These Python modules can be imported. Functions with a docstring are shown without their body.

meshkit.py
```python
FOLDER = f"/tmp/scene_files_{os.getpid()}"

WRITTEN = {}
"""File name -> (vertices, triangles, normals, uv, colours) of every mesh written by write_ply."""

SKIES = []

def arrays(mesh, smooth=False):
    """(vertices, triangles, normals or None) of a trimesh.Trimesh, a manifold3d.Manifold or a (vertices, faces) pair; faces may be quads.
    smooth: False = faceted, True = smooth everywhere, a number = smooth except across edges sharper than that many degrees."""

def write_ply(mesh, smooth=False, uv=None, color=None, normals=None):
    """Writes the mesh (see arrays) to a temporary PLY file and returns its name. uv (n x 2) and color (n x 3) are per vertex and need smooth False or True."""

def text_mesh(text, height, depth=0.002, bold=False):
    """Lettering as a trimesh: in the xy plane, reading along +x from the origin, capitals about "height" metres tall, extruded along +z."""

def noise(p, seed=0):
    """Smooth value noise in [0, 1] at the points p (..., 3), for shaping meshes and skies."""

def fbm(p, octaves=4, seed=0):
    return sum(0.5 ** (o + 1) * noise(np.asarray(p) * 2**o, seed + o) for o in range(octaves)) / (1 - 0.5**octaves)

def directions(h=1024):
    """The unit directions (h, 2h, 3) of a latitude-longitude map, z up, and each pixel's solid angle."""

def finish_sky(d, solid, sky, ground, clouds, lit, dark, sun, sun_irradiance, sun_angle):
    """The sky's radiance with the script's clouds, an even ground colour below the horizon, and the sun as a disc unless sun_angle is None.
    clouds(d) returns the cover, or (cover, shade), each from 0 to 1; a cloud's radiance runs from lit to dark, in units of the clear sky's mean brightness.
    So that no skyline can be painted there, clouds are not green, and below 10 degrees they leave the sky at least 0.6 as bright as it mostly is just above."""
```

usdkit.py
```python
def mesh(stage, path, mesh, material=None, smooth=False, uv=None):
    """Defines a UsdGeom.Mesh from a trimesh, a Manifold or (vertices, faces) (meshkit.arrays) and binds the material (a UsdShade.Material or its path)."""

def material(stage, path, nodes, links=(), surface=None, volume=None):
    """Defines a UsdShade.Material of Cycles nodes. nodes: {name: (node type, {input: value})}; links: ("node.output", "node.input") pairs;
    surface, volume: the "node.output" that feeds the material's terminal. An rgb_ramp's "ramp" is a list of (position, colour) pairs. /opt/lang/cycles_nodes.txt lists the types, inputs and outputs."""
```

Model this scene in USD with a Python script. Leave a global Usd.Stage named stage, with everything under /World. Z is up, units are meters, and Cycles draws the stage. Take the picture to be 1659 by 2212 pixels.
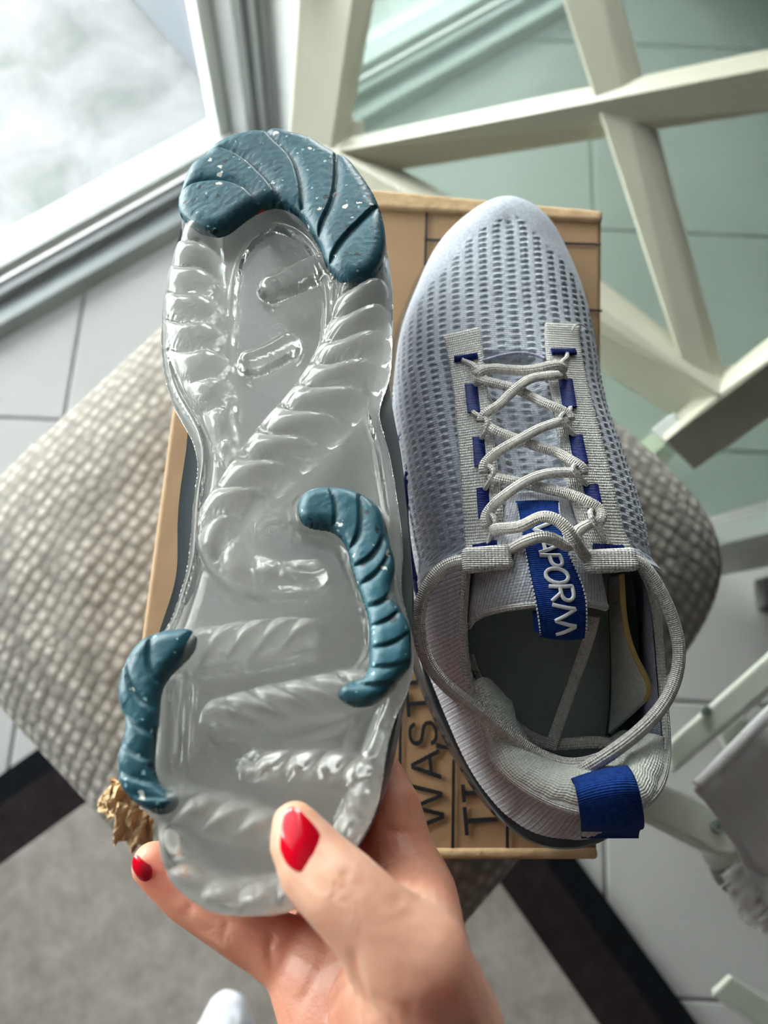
import math, random
import numpy as np
import trimesh
import manifold3d as m3
import shapely
from shapely.geometry import Polygon, LineString, Point
from scipy.spatial import cKDTree
from scipy.interpolate import splprep, splev, PchipInterpolator
from scipy.ndimage import gaussian_filter
import usdkit, meshkit
from pxr import Usd, UsdGeom, UsdLux, Gf, Sdf, UsdShade

stage = Usd.Stage.CreateInMemory()
UsdGeom.SetStageUpAxis(stage, 'Z'); UsdGeom.SetStageMetersPerUnit(stage, 1.0)
stage.DefinePrim('/World', 'Xform'); stage.DefinePrim('/World/Looks', 'Scope')
RNG = np.random.default_rng(7)

# ------------------------------------------------------------------ camera, sky, exposure
FPX, TILT, ZC = 1661.0, math.radians(14), 0.945          # focal length in pixels of the 1659 x 2212 frame
CAM = np.array([0, 0, ZC])
AX = np.array([0, math.sin(TILT), -math.cos(TILT)]); UP = np.array([0, math.cos(TILT), math.sin(TILT)]); RT = np.array([1.0, 0, 0])
cam = UsdGeom.Camera.Define(stage, '/World/camera')
cam.AddTranslateOp().Set(Gf.Vec3d(0, 0, ZC)); cam.AddRotateXOp().Set(math.degrees(TILT))
cam.CreateHorizontalApertureAttr(26.0); cam.CreateVerticalApertureAttr(26.0 * 2212 / 1659)
cam.CreateFocalLengthAttr(26.0 * FPX / 1659); cam.CreateClippingRangeAttr(Gf.Vec2f(0.02, 200))
cam.CreateFStopAttr(7.5); cam.CreateFocusDistanceAttr(0.285)
cam.CreateExposureAttr(2.6)
sky = UsdLux.DomeLight.Define(stage, '/World/sky'); sky.CreateIntensityAttr(1.0); sky.CreateColorAttr(Gf.Vec3f(1.0, 1.0, 0.985))

def ray(px, py): return AX + RT * (px - 829.5) / FPX + UP * (1106 - py) / FPX
def at(px, py, z=0.0):                                   # where the line of sight through a pixel of the photo meets the level z
    d = ray(px, py); return CAM + d * ((z - ZC) / d[2])
def atd(px, py, d): return CAM + ray(px, py) * d         # ... and at a distance d along the lens axis

# ------------------------------------------------------------------ naming and scene helpers
_used = {}
def numbered(parent, name):
    k = _used.get((parent, name), 0); _used[(parent, name)] = k + 1
    return f'{parent}/{name}' if k == 0 else f'{parent}/{name}_{k:03d}'
def keys(prim, label=None, cat=None, group=None, kind=None):
    for k, v in (('label', label), ('category', cat), ('group', group), ('kind', kind)):
        if v: prim.SetCustomDataByKey(k, v)
def thing(name, label, cat, group=None, loc=(0, 0, 0), kind=None):
    x = UsdGeom.Xform.Define(stage, numbered('/World', name)); x.AddTranslateOp().Set(Gf.Vec3d(*map(float, loc)))
    p = x.GetPrim(); keys(p, label, cat, group, kind); ORIGIN[str(p.GetPath())] = np.array(loc, float); return p
ORIGIN = {}
def vf(mesh):
    v, f, _ = meshkit.arrays(mesh); return np.array(v, float), np.array(f)
def obj(name, mesh, mat, parent=None, smooth=False, label=None, kind=None):
    pp = str(parent.GetPath()) if parent is not None else '/World'
    path = numbered(pp, name)
    o = next((ORIGIN[k] for k in (pp, pp.rpartition('/')[0]) if k in ORIGIN), None)
    if o is not None and np.any(o):
        v, f = vf(mesh); mesh = (v - o, f)
    p = usdkit.mesh(stage, path, mesh, '/World/Looks/' + mat, smooth=smooth).GetPrim()
    keys(p, label, kind=kind); return p
def single(name, mesh, mat, label, cat, group=None, smooth=False, kind=None):
    p = obj(name, mesh, mat, None, smooth); keys(p, label, cat, group, kind); return p
def struct(name, mesh, mat, parent=None, smooth=False, label=None, cat=None):
    p = obj(name, mesh, mat, parent, smooth)
    if parent is None: keys(p, label, cat, kind='structure')
    return p
def struct_x(name, label, cat):
    x = UsdGeom.Xform.Define(stage, numbered('/World', name)); keys(x.GetPrim(), label, cat, kind='structure'); return x.GetPrim()

# ------------------------------------------------------------------ mesh helpers
def cat(ms):
    vs, fs, n = [], [], 0
    for m in ms:
        v, f = vf(m); vs.append(v); fs.append(f + n); n += len(v)
    return np.vstack(vs), np.vstack(fs)
def hull(pts):
    h = trimesh.convex.convex_hull(np.asarray(pts, float)); return np.array(h.vertices), np.array(h.faces)
def rbox(size, r=0.002, loc=(0, 0, 0), rotz=0.0):         # a box with rounded edges
    s = np.array(size) / 2 - r; sph = trimesh.creation.icosphere(1, r).vertices
    pts = np.vstack([sph + s * np.array(c) for c in np.array(np.meshgrid([-1, 1], [-1, 1], [-1, 1])).reshape(3, -1).T])
    c, n = math.cos(rotz), math.sin(rotz)
    return hull(pts @ np.array([[c, n, 0], [-n, c, 0], [0, 0, 1]]) + np.array(loc))
def bar8(top, zt, bottom, zb, r=0.0012):                   # bar from its upper and lower outlines (points), edges rounded
    lev = lambda p, z: at(p[0], p[1], z - (p[2] if len(p) > 2 else 0))          # a third number = so much lower
    pts = np.vstack([[lev(p, zt) for p in top], [lev(p, zb) for p in bottom]])
    sph = trimesh.creation.icosphere(1, r).vertices
    return hull(np.vstack([sph + p for p in pts]))
def spline(pts, n=60, closed=False, s=0.0, k=3):
    p = np.asarray(pts, float)
    if closed: p = np.vstack([p, p[:1]])
    tck, _ = splprep(p.T, s=s, per=closed, k=min(k, len(p) - 1))
    u = np.linspace(0, 1, n + 1 if closed else n)
    return np.array(splev(u, tck)).T[:n]
def tube(path, r, sides=12, flat=1.0, nrm=None, cap=True):  # sweep of an ellipse (r, r*flat) along a path; nrm = side the flat face looks to
    p = np.asarray(path, float); n = len(p)
    t = np.gradient(p, axis=0); t /= np.linalg.norm(t, axis=1, keepdims=True) + 1e-12
    if nrm is None:
        a = np.zeros_like(p); g = np.array([0, 0, 1.0]) if abs(t[0, 2]) < .9 else np.array([1.0, 0, 0])
        for i in range(n):
            g = g - t[i] * (g @ t[i]); g /= np.linalg.norm(g) + 1e-12; a[i] = g
    else:
        a = np.broadcast_to(nrm, p.shape).copy(); a -= t * (a * t).sum(1, keepdims=True); a /= np.linalg.norm(a, axis=1, keepdims=True) + 1e-12
    b = np.cross(t, a); r = np.broadcast_to(r, (n,)); ang = np.arange(sides) * 2 * np.pi / sides
    v = p[:, None] + (r[:, None, None] * flat) * np.cos(ang)[None, :, None] * a[:, None] + r[:, None, None] * np.sin(ang)[None, :, None] * b[:, None]
    v = v.reshape(-1, 3); i, j = np.meshgrid(np.arange(n - 1), np.arange(sides), indexing='ij')
    q = np.stack([i * sides + j, i * sides + (j + 1) % sides, (i + 1) * sides + (j + 1) % sides, (i + 1) * sides + j], -1).reshape(-1, 4)
    f = np.vstack([q[:, [0, 1, 2]], q[:, [0, 2, 3]]])
    if cap:
        v = np.vstack([v, p[0], p[-1]]); k = np.arange(sides)
        f = np.vstack([f, np.stack([np.full(sides, n * sides), (k + 1) % sides, k], 1), np.stack([np.full(sides, n * sides + 1), (n - 1) * sides + k, (n - 1) * sides + (k + 1) % sides], 1)])
    return v, f
def grid_faces(nu, nv, wrap=False):
    i, j = np.meshgrid(np.arange(nu - 1), np.arange(nv if wrap else nv - 1), indexing='ij')
    q = np.stack([i * nv + j, i * nv + (j + 1) % nv, (i + 1) * nv + (j + 1) % nv, (i + 1) * nv + j], -1).reshape(-1, 4)
    return np.vstack([q[:, [0, 1, 2]], q[:, [0, 2, 3]]])
def sheet(P, thick, outward=1.0):                            # grid of points (nu, nv, 3) given a thickness: a closed cloth-like slab
    nu, nv = P.shape[:2]
    tu, tv = np.gradient(P, axis=0), np.gradient(P, axis=1); n = np.cross(tu, tv); n /= np.linalg.norm(n, axis=2, keepdims=True) + 1e-12
    A, B = (P + n * thick / 2).reshape(-1, 3), (P - n * thick / 2).reshape(-1, 3); f = grid_faces(nu, nv); m = nu * nv
    rim = np.r_[np.arange(nv), np.arange(1, nu) * nv + nv - 1, (nu - 1) * nv + np.arange(nv - 2, -1, -1), np.arange(nu - 2, 0, -1) * nv]
    r2 = np.roll(rim, -1)
    side = np.vstack([np.stack([rim, rim + m, r2 + m], 1), np.stack([rim, r2 + m, r2], 1)])
    return np.vstack([A, B]), np.vstack([f, f[:, ::-1] + m, side])
def ribbon(path, width, thick, nrm, seg=6):                  # flat strap along a path
    p = np.asarray(path, float); t = np.gradient(p, axis=0); t /= np.linalg.norm(t, axis=1, keepdims=True)
    nn = np.broadcast_to(nrm, p.shape); b = np.cross(nn, t); b /= np.linalg.norm(b, axis=1, keepdims=True)
    w = np.broadcast_to(width, (len(p),))
    return sheet(p[:, None] + b[:, None] * (np.linspace(-.5, .5, seg)[None, :, None] * w[:, None, None]), thick)
# ------------------------------------------------------------------ materials
def lin(h):
    c = np.array([int(h[i:i + 2], 16) for i in (0, 2, 4)]) / 255.0
    return tuple(np.where(c <= .04045, c / 12.92, ((c + .055) / 1.055) ** 2.4))
def mat(name, nodes, links, surface='p.BSDF'): usdkit.material(stage, '/World/Looks/' + name, nodes, links, surface=surface)
def plain(name, col, rough=.5, bump=0.0, scale=400., var=0.0, vscale=30., **kw):
    nodes = {'p': ('principled_bsdf', {'base_color': lin(col), 'roughness': rough, **kw})}; links = []
    if bump or var: nodes['t'] = ('texture_coordinate', {})
    if bump:
        nodes['n'] = ('noise_texture', {'scale': scale, 'detail': 3}); nodes['b'] = ('bump', {'strength': bump, 'distance': .0006})
        links += [('t.object', 'n.vector'), ('n.fac', 'b.height'), ('b.normal', 'p.normal')]
    if var:
        c = np.array(lin(col)); nodes['v'] = ('noise_texture', {'scale': vscale, 'detail': 4, 'roughness': .6})
        nodes['r'] = ('rgb_ramp', {'ramp': [(.25, tuple(c * (1 - var))), (.75, tuple(np.minimum(1, c * (1 + var))))]})
        links += [('t.object', 'v.vector'), ('v.fac', 'r.fac'), ('r.color', 'p.base_color')]
    mat(name, nodes, links)
plain('wall_paint', '56524d', .7); plain('ceiling_paint', '74726e', .8)
plain('tile', 'b9b7b6', .16, var=.05, vscale=3.); plain('grout', '6f6c68', .8)
plain('pvc', 'dfe3e2', .3); plain('aluminium', '9a9d9c', .35, metallic=.6); plain('gasket', '55585a', .6)
plain('outer_paint', '666c73', .7, var=.04, vscale=6.)
plain('frame_paint', 'b7b5a3', .35, bump=.15, scale=180.); plain('chair_paint', 'd3d7c9', .35); plain('screw_metal', '9fb0a8', .25, metallic=.9)
plain('rubber_foot', '6d6b69', .7)
plain('cardboard', 'a98763', .75, bump=.5, scale=90., var=.10, vscale=25.); plain('card_edge', 'cfae84', .85, bump=.8, scale=300., var=.2, vscale=120.)
plain('ink', '17181f', .6)
plain('nail', 'c4081f', .08, coat_weight=1.0, coat_roughness=.03); plain('jewel', 'c9a35f', .25, metallic=1.0)
plain('sock_cloth', 'd9d9e2', .9, bump=.8, scale=500.)
plain('denim', 'e2dfdf', .85, bump=.7, scale=700., var=.06, vscale=20.)
plain('thread', 'ebe9e8', .9)
def marble():
    nodes = {'t': ('texture_coordinate', {}), 'n': ('noise_texture', {'scale': 8., 'detail': 6, 'roughness': .6, 'distortion': .5}), 'm': ('noise_texture', {'scale': 14., 'detail': 5, 'distortion': 1.4}),
             'r': ('rgb_ramp', {'ramp': [(.32, lin('7d8180')), (.5, lin('9fa0a1')), (.68, lin('b3b1b4'))]}), 'q': ('rgb_ramp', {'ramp': [(.35, (.72, .72, .72)), (.6, (1, 1, 1))]}),
             'x': ('mix_color', {'blend_type': 'multiply', 'fac': .3}), 'p': ('principled_bsdf', {'roughness': .5})}
    mat('marble', nodes, [('t.object', 'n.vector'), ('t.object', 'm.vector'), ('n.fac', 'r.fac'), ('m.fac', 'q.fac'), ('r.color', 'x.a'), ('q.color', 'x.b'), ('x.result', 'p.base_color')])
marble()
def pile(name, a, b, scale=38., sheen=.3):
    nodes = {'t': ('texture_coordinate', {}), 'n': ('noise_texture', {'scale': scale, 'detail': 6, 'roughness': .65}), 'h': ('noise_texture', {'scale': 900., 'detail': 2}),
             'r': ('rgb_ramp', {'ramp': [(.3, lin(a)), (.7, lin(b))]}), 'b': ('bump', {'strength': .8, 'distance': .002}), 'p': ('principled_bsdf', {'roughness': .95, 'sheen_weight': sheen, 'specular_ior_level': .5 if sheen > .1 else .1})}
    mat(name, nodes, [('t.object', 'n.vector'), ('t.object', 'h.vector'), ('n.fac', 'r.fac'), ('h.fac', 'b.height'), ('r.color', 'p.base_color'), ('b.normal', 'p.normal')])
pile('rug_grey', '877f79', 'aca39c'); pile('rug_brown', '1b1516', '2c2426', 60., .04); pile('rug_navy', '04060a', '0c1118', 60., .04)
def weave(name, a, b, c, scale):
    # coarse basket weave: pale knots in a darker ground, from two crossed waves in the cloth's own plane
    nodes = {'t': ('texture_coordinate', {}), 'mp': ('mapping', {'rotation': (0, 0, .55), 'scale': (scale, scale, scale)}),
             'v': ('voronoi_texture', {'scale': 1.0, 'randomness': .35, 'feature': 'f1'}), 'r': ('rgb_ramp', {'ramp': [(.12, lin(a)), (.45, lin(b)), (.8, lin(c))]}),
             'n': ('noise_texture', {'scale': 9., 'detail': 3}), 'q': ('rgb_ramp', {'ramp': [(.3, (.82, .82, .82)), (.7, (1, 1, 1))]}), 'x': ('mix_color', {'blend_type': 'multiply', 'fac': 1.}),
             'b': ('bump', {'strength': .6, 'distance': .003, 'invert': True}), 'p': ('principled_bsdf', {'roughness': .95})}
    mat(name, nodes, [('t.object', 'mp.vector'), ('t.object', 'n.vector'), ('mp.vector', 'v.vector'), ('v.distance', 'r.fac'), ('n.fac', 'q.fac'), ('r.color', 'x.a'), ('q.color', 'x.b'), ('x.result', 'p.base_color'), ('v.distance', 'b.height'), ('b.normal', 'p.normal')])
weave('cushion_cloth', 'bcb5ac', '948e86', '7a756f', 112.)
def pane(name, tint, ior=1.45, rough=0.0):
    nodes = {'a': ('transparent_bsdf', {'color': tint}), 'g': ('glossy_bsdf', {'roughness': rough, 'color': (1, 1, 1)}), 'f': ('fresnel', {'IOR': ior}), 'x': ('mix_closure', {}),
             'k': ('geometry', {}), 'o': ('math', {'math_type': 'subtract', 'value1': 1.0}), 'm': ('math', {'math_type': 'multiply'})}
    mat(name, nodes, [('k.backfacing', 'o.value2'), ('f.fac', 'm.value1'), ('o.value', 'm.value2'), ('m.value', 'x.fac'), ('a.BSDF', 'x.closure1'), ('g.BSDF', 'x.closure2')], surface='x.closure')
pane('window_pane', (.93, .96, .95))
def shelf_glass():
    nodes = {'a': ('transparent_bsdf', {'color': (.84, .915, .87)}), 'w': ('diffuse_bsdf', {'color': (.44, .52, .46)}), 'y': ('mix_closure', {'fac': .14}), 'g': ('glossy_bsdf', {'roughness': .22, 'color': (1, 1, 1)}), 'f': ('fresnel', {'IOR': 1.4}), 'x': ('mix_closure', {}),
             'k': ('geometry', {}), 'o': ('math', {'math_type': 'subtract', 'value1': 1.0}), 'm': ('math', {'math_type': 'multiply'})}
    mat('table_glass', nodes, [('k.backfacing', 'o.value2'), ('f.fac', 'm.value1'), ('o.value', 'm.value2'), ('m.value', 'x.fac'), ('a.BSDF', 'y.closure1'), ('w.BSDF', 'y.closure2'), ('y.closure', 'x.closure1'), ('g.BSDF', 'x.closure2')], surface='x.closure')
shelf_glass()
# ------------------------------------------------------------------ the room: floor tiles, walls, ceiling
PHI = math.radians(34.0); TD = np.array([math.cos(PHI), math.sin(PHI), 0]); NI = np.array([math.sin(PHI), -math.cos(PHI), 0])   # along the door wall; into the room
D0 = np.array([-0.4095, 0.5415, 0.0])                                   # a point of the inner sill edge
def rm(s, d, z): return D0 + TD * s + NI * d + np.array([0, 0, z])        # room coordinates: along the door wall, distance into the room, height
def rprism(s0, s1, d0, d1, z0, z1): return hull([rm(s, d, z) for s in (s0, s1) for d in (d0, d1) for z in (z0, z1)])
floor = struct_x('floor', 'pale grey glossy square floor tiles with darker joints', 'floor')
obj('screed', rprism(-2.3, 2.6, -.02, 3.3, -.05, -.0035), 'grout', floor)
room_poly = Polygon([rm(-2.25, .0, 0)[:2], rm(2.55, .0, 0)[:2], rm(2.55, 3.2, 0)[:2], rm(-2.25, 3.2, 0)[:2]])
px_, py_, gap = .3475, .3175, .0035
ROT = -.05; cR, sR = math.cos(ROT), math.sin(ROT)
for i in range(-8, 9):
    for j in range(-10, 8):
        q = []
        x0, y0 = -.43 + px_ * i, .018 + py_ * j
        pts = np.array([[x0 + gap / 2, y0 + gap / 2], [x0 + px_ - gap / 2, y0 + gap / 2], [x0 + px_ - gap / 2, y0 + py_ - gap / 2], [x0 + gap / 2, y0 + py_ - gap / 2]])
        pts = (pts - [.05, .1]) @ np.array([[cR, sR], [-sR, cR]]) + [.05, .1]
        pg = Polygon(pts).intersection(room_poly)
        if pg.is_empty or pg.area < 1e-4 or pg.geom_type != 'Polygon': continue
        c = np.array(pg.exterior.coords)[:-1]; b = np.array(pg.buffer(-.0015, join_style=2).exterior.coords)[:-1] if not pg.buffer(-.0015).is_empty else c
        obj('tile', hull(np.vstack([np.c_[c, np.full(len(c), -.0030)], np.c_[c, np.full(len(c), -.0008)], np.c_[b, np.full(len(b), 0.0)]])), 'tile', floor)
struct('wall_right', rprism(2.55, 2.65, -.3, 3.3, 0, 2.5), 'wall_paint', label='plain pale painted wall on the right side of the room', cat='wall')
struct('wall_left', rprism(-2.35, -2.25, -.3, 3.3, 0, 2.5), 'wall_paint', label='plain pale painted wall on the left side of the room', cat='wall')
struct('wall_back', rprism(-2.35, 2.65, 3.2, 3.3, 0, 2.5), 'wall_paint', label='plain pale painted wall behind the photographer', cat='wall')
struct('wall_front', rprism(-2.35, 2.65, -.16, .0, 2.15, 2.5), 'wall_paint', label='painted lintel above the sliding glass door', cat='wall')
struct('wall_side', rprism(1.0, 2.65, -.16, .0, 0, 2.5), 'wall_paint', label='painted wall to the right of the sliding glass door', cat='wall')
struct('wall_side', rprism(-2.35, -1.15, -.16, -.06, 0, 2.5), 'wall_paint', label='painted wall to the left of the sliding glass door', cat='wall')
struct('ceiling', rprism(-2.35, 2.65, -.2, 3.3, 2.5, 2.6), 'ceiling_paint', label='plain white ceiling', cat='ceiling')
# sliding door: sill track, post, sashes and panes
door = struct_x('door_1', 'white sliding glass door with a grooved metal sill track', 'door')
prof = [(-.115, .0), (-.115, .034), (-.075, .034), (-.072, .012), (-.058, .012), (-.056, .022), (-.046, .022), (-.044, .010), (-.026, .010), (-.024, .018), (-.010, .018), (-.004, .004), (.0, .0)]
def extrude_sd(prof, s0, s1):
    pts = [(d, z) for d, z in prof]; pg = Polygon(pts); m = trimesh.creation.extrude_polygon(pg, s1 - s0, engine='earcut'); v = np.array(m.vertices)
    return np.array([rm(s0 + q[2], q[0], q[1]) for q in v]), np.array(m.faces)[:, ::-1]
obj('sill_track', extrude_sd(prof[3:], -2.2, 1.0), 'aluminium', door)
obj('sill_ledge', rprism(-2.2, 1.0, -.118, -.073, 0, .034), 'pvc', door)
def upr(s0, s1, d0, d1, z0, z1, k=.085): return hull([rm(s + k * (z - .03), d, z) for s in (s0, s1) for d in (d0, d1) for z in (z0, z1)])
PS = float((at(487, 283, .034) - D0) @ TD)                                 # where the post stands along the wall
obj('door_post', upr(PS + .006, PS + .05, -.105, -.03, .03, 2.15), 'aluminium', door)
obj('sash_stile', upr(PS - .012, PS + .006, -.11, -.085, .034, 2.15), 'pvc', door)
obj('door_leaf', upr(PS + .052, PS + .078, -.034, .060, .02, 2.1), 'pvc', door)
obj('glazing_gasket', upr(PS + .018, PS + .026, -.03, -.0285, .03, 2.15), 'gasket', door)
obj('glazing_gasket', upr(PS + .036, PS + .040, -.03, -.0285, .03, 2.15), 'gasket', door)
obj('glass_pane', rprism(-2.2, PS - .012, -.1, -.094, .034, 2.15), 'window_pane', door)
obj('glass_pane', rprism(PS + .08, 1.0, -.1, -.094, .034, 2.15), 'window_pane', door)
ROOF = 3.0
# outside: marble-look terrace slab and the low rendered wall
struct('trim_1', rprism(-3.5, 4.0, -3.2, -.118, -.06, .0), 'marble', label='bright mottled marble terrace floor outside the glass door', cat='terrace')
w0, w1 = at(490, 268, 0), at(260, 0, 0); wd = (w1 - w0) / np.linalg.norm(w1 - w0); wn = np.array([wd[1], -wd[0], 0])
w0 = w0 - wd * .02; w1 = w0 + wd * 2.6
struct('trim_2', hull([p + wn * t + np.array([0, 0, z]) for p in (w0, w1) for t in (0.012, .12) for z in (0.012, .95)]), 'outer_paint', label='blue-grey rendered terrace wall outside the glass door', cat='wall')
struct('trim_3', hull([p + wn * t + np.array([0, 0, z]) for p in (w0, w1) for t in (0.02, .11) for z in (0.0, .02)]), 'gasket', label='dark gap at the foot of the blue-grey terrace wall', cat='joint')

struct('trim_4', rprism(-3.5, 4.0, -ROOF, -.16, 2.3, 2.42), 'outer_paint', label='terrace roof slab above the glass door', cat='roof')
# ------------------------------------------------------------------ rug: grey field, brown band, navy rim (a corner of it points away under the seat)
rgL = [at(0, 1681), at(110, 1601)]; rgR = [at(1240, 1855), at(1500, 2212)]
dR = rgR[1] - rgR[0]; dR /= np.linalg.norm(dR); dL = np.array([dR[1], -dR[0], 0]); dL = -dL if dL[0] > 0 else dL     # right angle
cornr = rgR[0] + dR * ((rgL[0] - rgR[0]) @ dR)
rug = thing('rug', 'grey pile rug with a dark brown band and navy rim', 'rug', loc=tuple(cornr))
def rugp(a0, a1, b0, b1, z, r=.002):                                        # a along the right edge, b along the left edge, from the far corner
    sph = trimesh.creation.icosphere(1, r).vertices
    return hull(np.vstack([sph + cornr + dR * a + dL * b + np.array([0, 0, zz]) for a in (a0, a1) for b in (b0, b1) for zz in (r, z - r)]))
RB = .055; RN = .03
obj('pile_field', rugp(RN + RB, 1.5, RN + RB, 1.5, .010), 'rug_grey', rug)
obj('border_band', rugp(RN, 1.5, RN, RN + RB, .0095), 'rug_brown', rug); obj('border_band', rugp(RN, RN + RB, RN + RB, 1.5, .0095), 'rug_brown', rug)
obj('rim', rugp(0, 1.5, 0, RN, .009), 'rug_navy', rug); obj('rim', rugp(0, RN, RN, 1.5, .009), 'rug_navy', rug)

# ------------------------------------------------------------------ seat with its cushion, under the box
cush = thing('seat_cushion', 'plump grey-beige basket-weave cushion under the cardboard box', 'cushion', loc=(.0, .085, .37))
def pillow(c, half, h, ang, n=60, ex=3.2):
    g = np.linspace(-1, 1, n); X, Y = np.meshgrid(g, g, indexing='ij')
    X, Y = np.sign(X) * (1 - (1 - np.abs(X)) ** 1.6), np.sign(Y) * (1 - (1 - np.abs(Y)) ** 1.6)
    R = (np.abs(X) ** ex + np.abs(Y) ** ex) ** (1 / ex); m = np.maximum(np.abs(X), np.abs(Y)); k = np.where(R > 0, m / np.maximum(R, 1e-9), 1)
    x, y = X * k, Y * k; e = np.clip(m, 0, 1)
    z = np.sqrt(np.clip(1 - e ** 3.4, 0, 1)) * h
    nz = (meshkit.fbm(np.stack([x * 3, y * 3, 0 * x], -1), 3, 5) - .5) * .012
    ca, sa = math.cos(ang), math.sin(ang); P = np.stack([x * half, y * half, z + nz * (z / h)], -1)
    P = np.stack([P[..., 0] * ca - P[..., 1] * sa, P[..., 0] * sa + P[..., 1] * ca, P[..., 2]], -1) + np.array(c)
    Q = P.copy(); Q[..., 2] = c[2] - z * .55
    f = grid_faces(n, n)
    return np.vstack([P.reshape(-1, 3), Q.reshape(-1, 3)]), np.vstack([f, f[:, ::-1] + n * n])
CC = np.array([-.039, .097, .385])
obj('cushion_cover', pillow(CC, .230, .06, math.radians(47), ex=5.5), 'cushion_cloth', cush, smooth=60)
# ------------------------------------------------------------------ white table frame with its glass shelf
ZT, ZB = .325, .300
tbl = thing('table', 'cream white table base of crossing bars with greenish glass shelf', 'table', loc=tuple(at(1340, 240, ZB)))
obj('crossbar', bar8([(735, 328), (1760, 130), (1760, 224, .020), (822, 371, .020)], ZT + .001, [(735, 304), (1760, 88), (1760, 220, .016), (830, 365, .016)], ZB), 'frame_paint', tbl)
obj('crossbar', bar8([(1199, -60), (1283, -70, .009), (1546, 840, .009), (1484, 815)], ZT - .004, [(1205, -60), (1318, -80), (1566, 822), (1490, 800)], ZB), 'frame_paint', tbl)
obj('edge_rail', bar8([(700, 318), (1301, 668), (1552, 853), (1478, 912, .085), (1301, 782, .085), (690, 402, .02)], ZT + .004, [(712, 282), (1301, 611), (1560, 812), (1486, 892, .085), (1301, 762, .085), (700, 400, .02)], ZB), 'frame_paint', tbl)
obj('edge_rail', bar8([(1440, 951), (1552, 853), (1760, 708), (1760, 830, .05), (1500, 1011, .05)], ZT + .002, [(1428, 930), (1560, 812), (1760, 655), (1760, 822, .05), (1505, 1003, .05)], ZB), 'frame_paint', tbl)
obj('edge_rail', bar8([(652, -60), (768, -60), (715, 318), (626, 318)], ZT + .002, [(660, -60), (822, -80), (748, 312), (634, 312)], ZB), 'frame_paint', tbl)
obj('bracket', bar8([(1410, 930), (1455, 895), (1472, 930), (1436, 953)], ZT - .010, [(1410, 930), (1455, 897), (1472, 930), (1440, 953)], ZB), 'pvc', tbl)
def plate(pix, z, t):
    p = np.array([at(*q, z) for q in pix]); pg = Polygon(p[:, :2]); m = trimesh.creation.extrude_polygon(pg, t, engine='earcut'); m.apply_translation([0, 0, z - t]); return m
obj('glass_shelf', plate([(690, 380), (640, -80), (1800, -80), (1800, 1040), (1560, 1108), (1380, 1160)], ZB - .075, .006), 'table_glass', tbl)
# the four posts the frame stands on (feet outside the picture or hidden under the seat)
for q in ((712, 318), (1545, 860)):
    c = at(*q, ZB - .01); obj('leg', rbox((.028, .028, ZB - .012), .002, (c[0] + .02, c[1] + .02, (ZB - .012) / 2)), 'frame_paint', tbl)
obj('floor_rail', hull(np.vstack([[at(*q, .10) for q in [(1430, 1166), (1760, 1072), (1760, 1128), (1430, 1206)]], [at(*q, .10) - [0, 0, .03] for q in [(1430, 1166), (1760, 1072)]], [at(*q, .0) + [0, 0, .03] for q in [(1430, 1272), (1760, 1210)]]])), 'pvc', tbl)
obj('foot_pad', bar8([(1640, 1262), (1690, 1245), (1700, 1290), (1650, 1300)], .05, [(1640, 1262), (1690, 1245), (1700, 1300), (1645, 1310)], .002, .006), 'rubber_foot', tbl)

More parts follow.
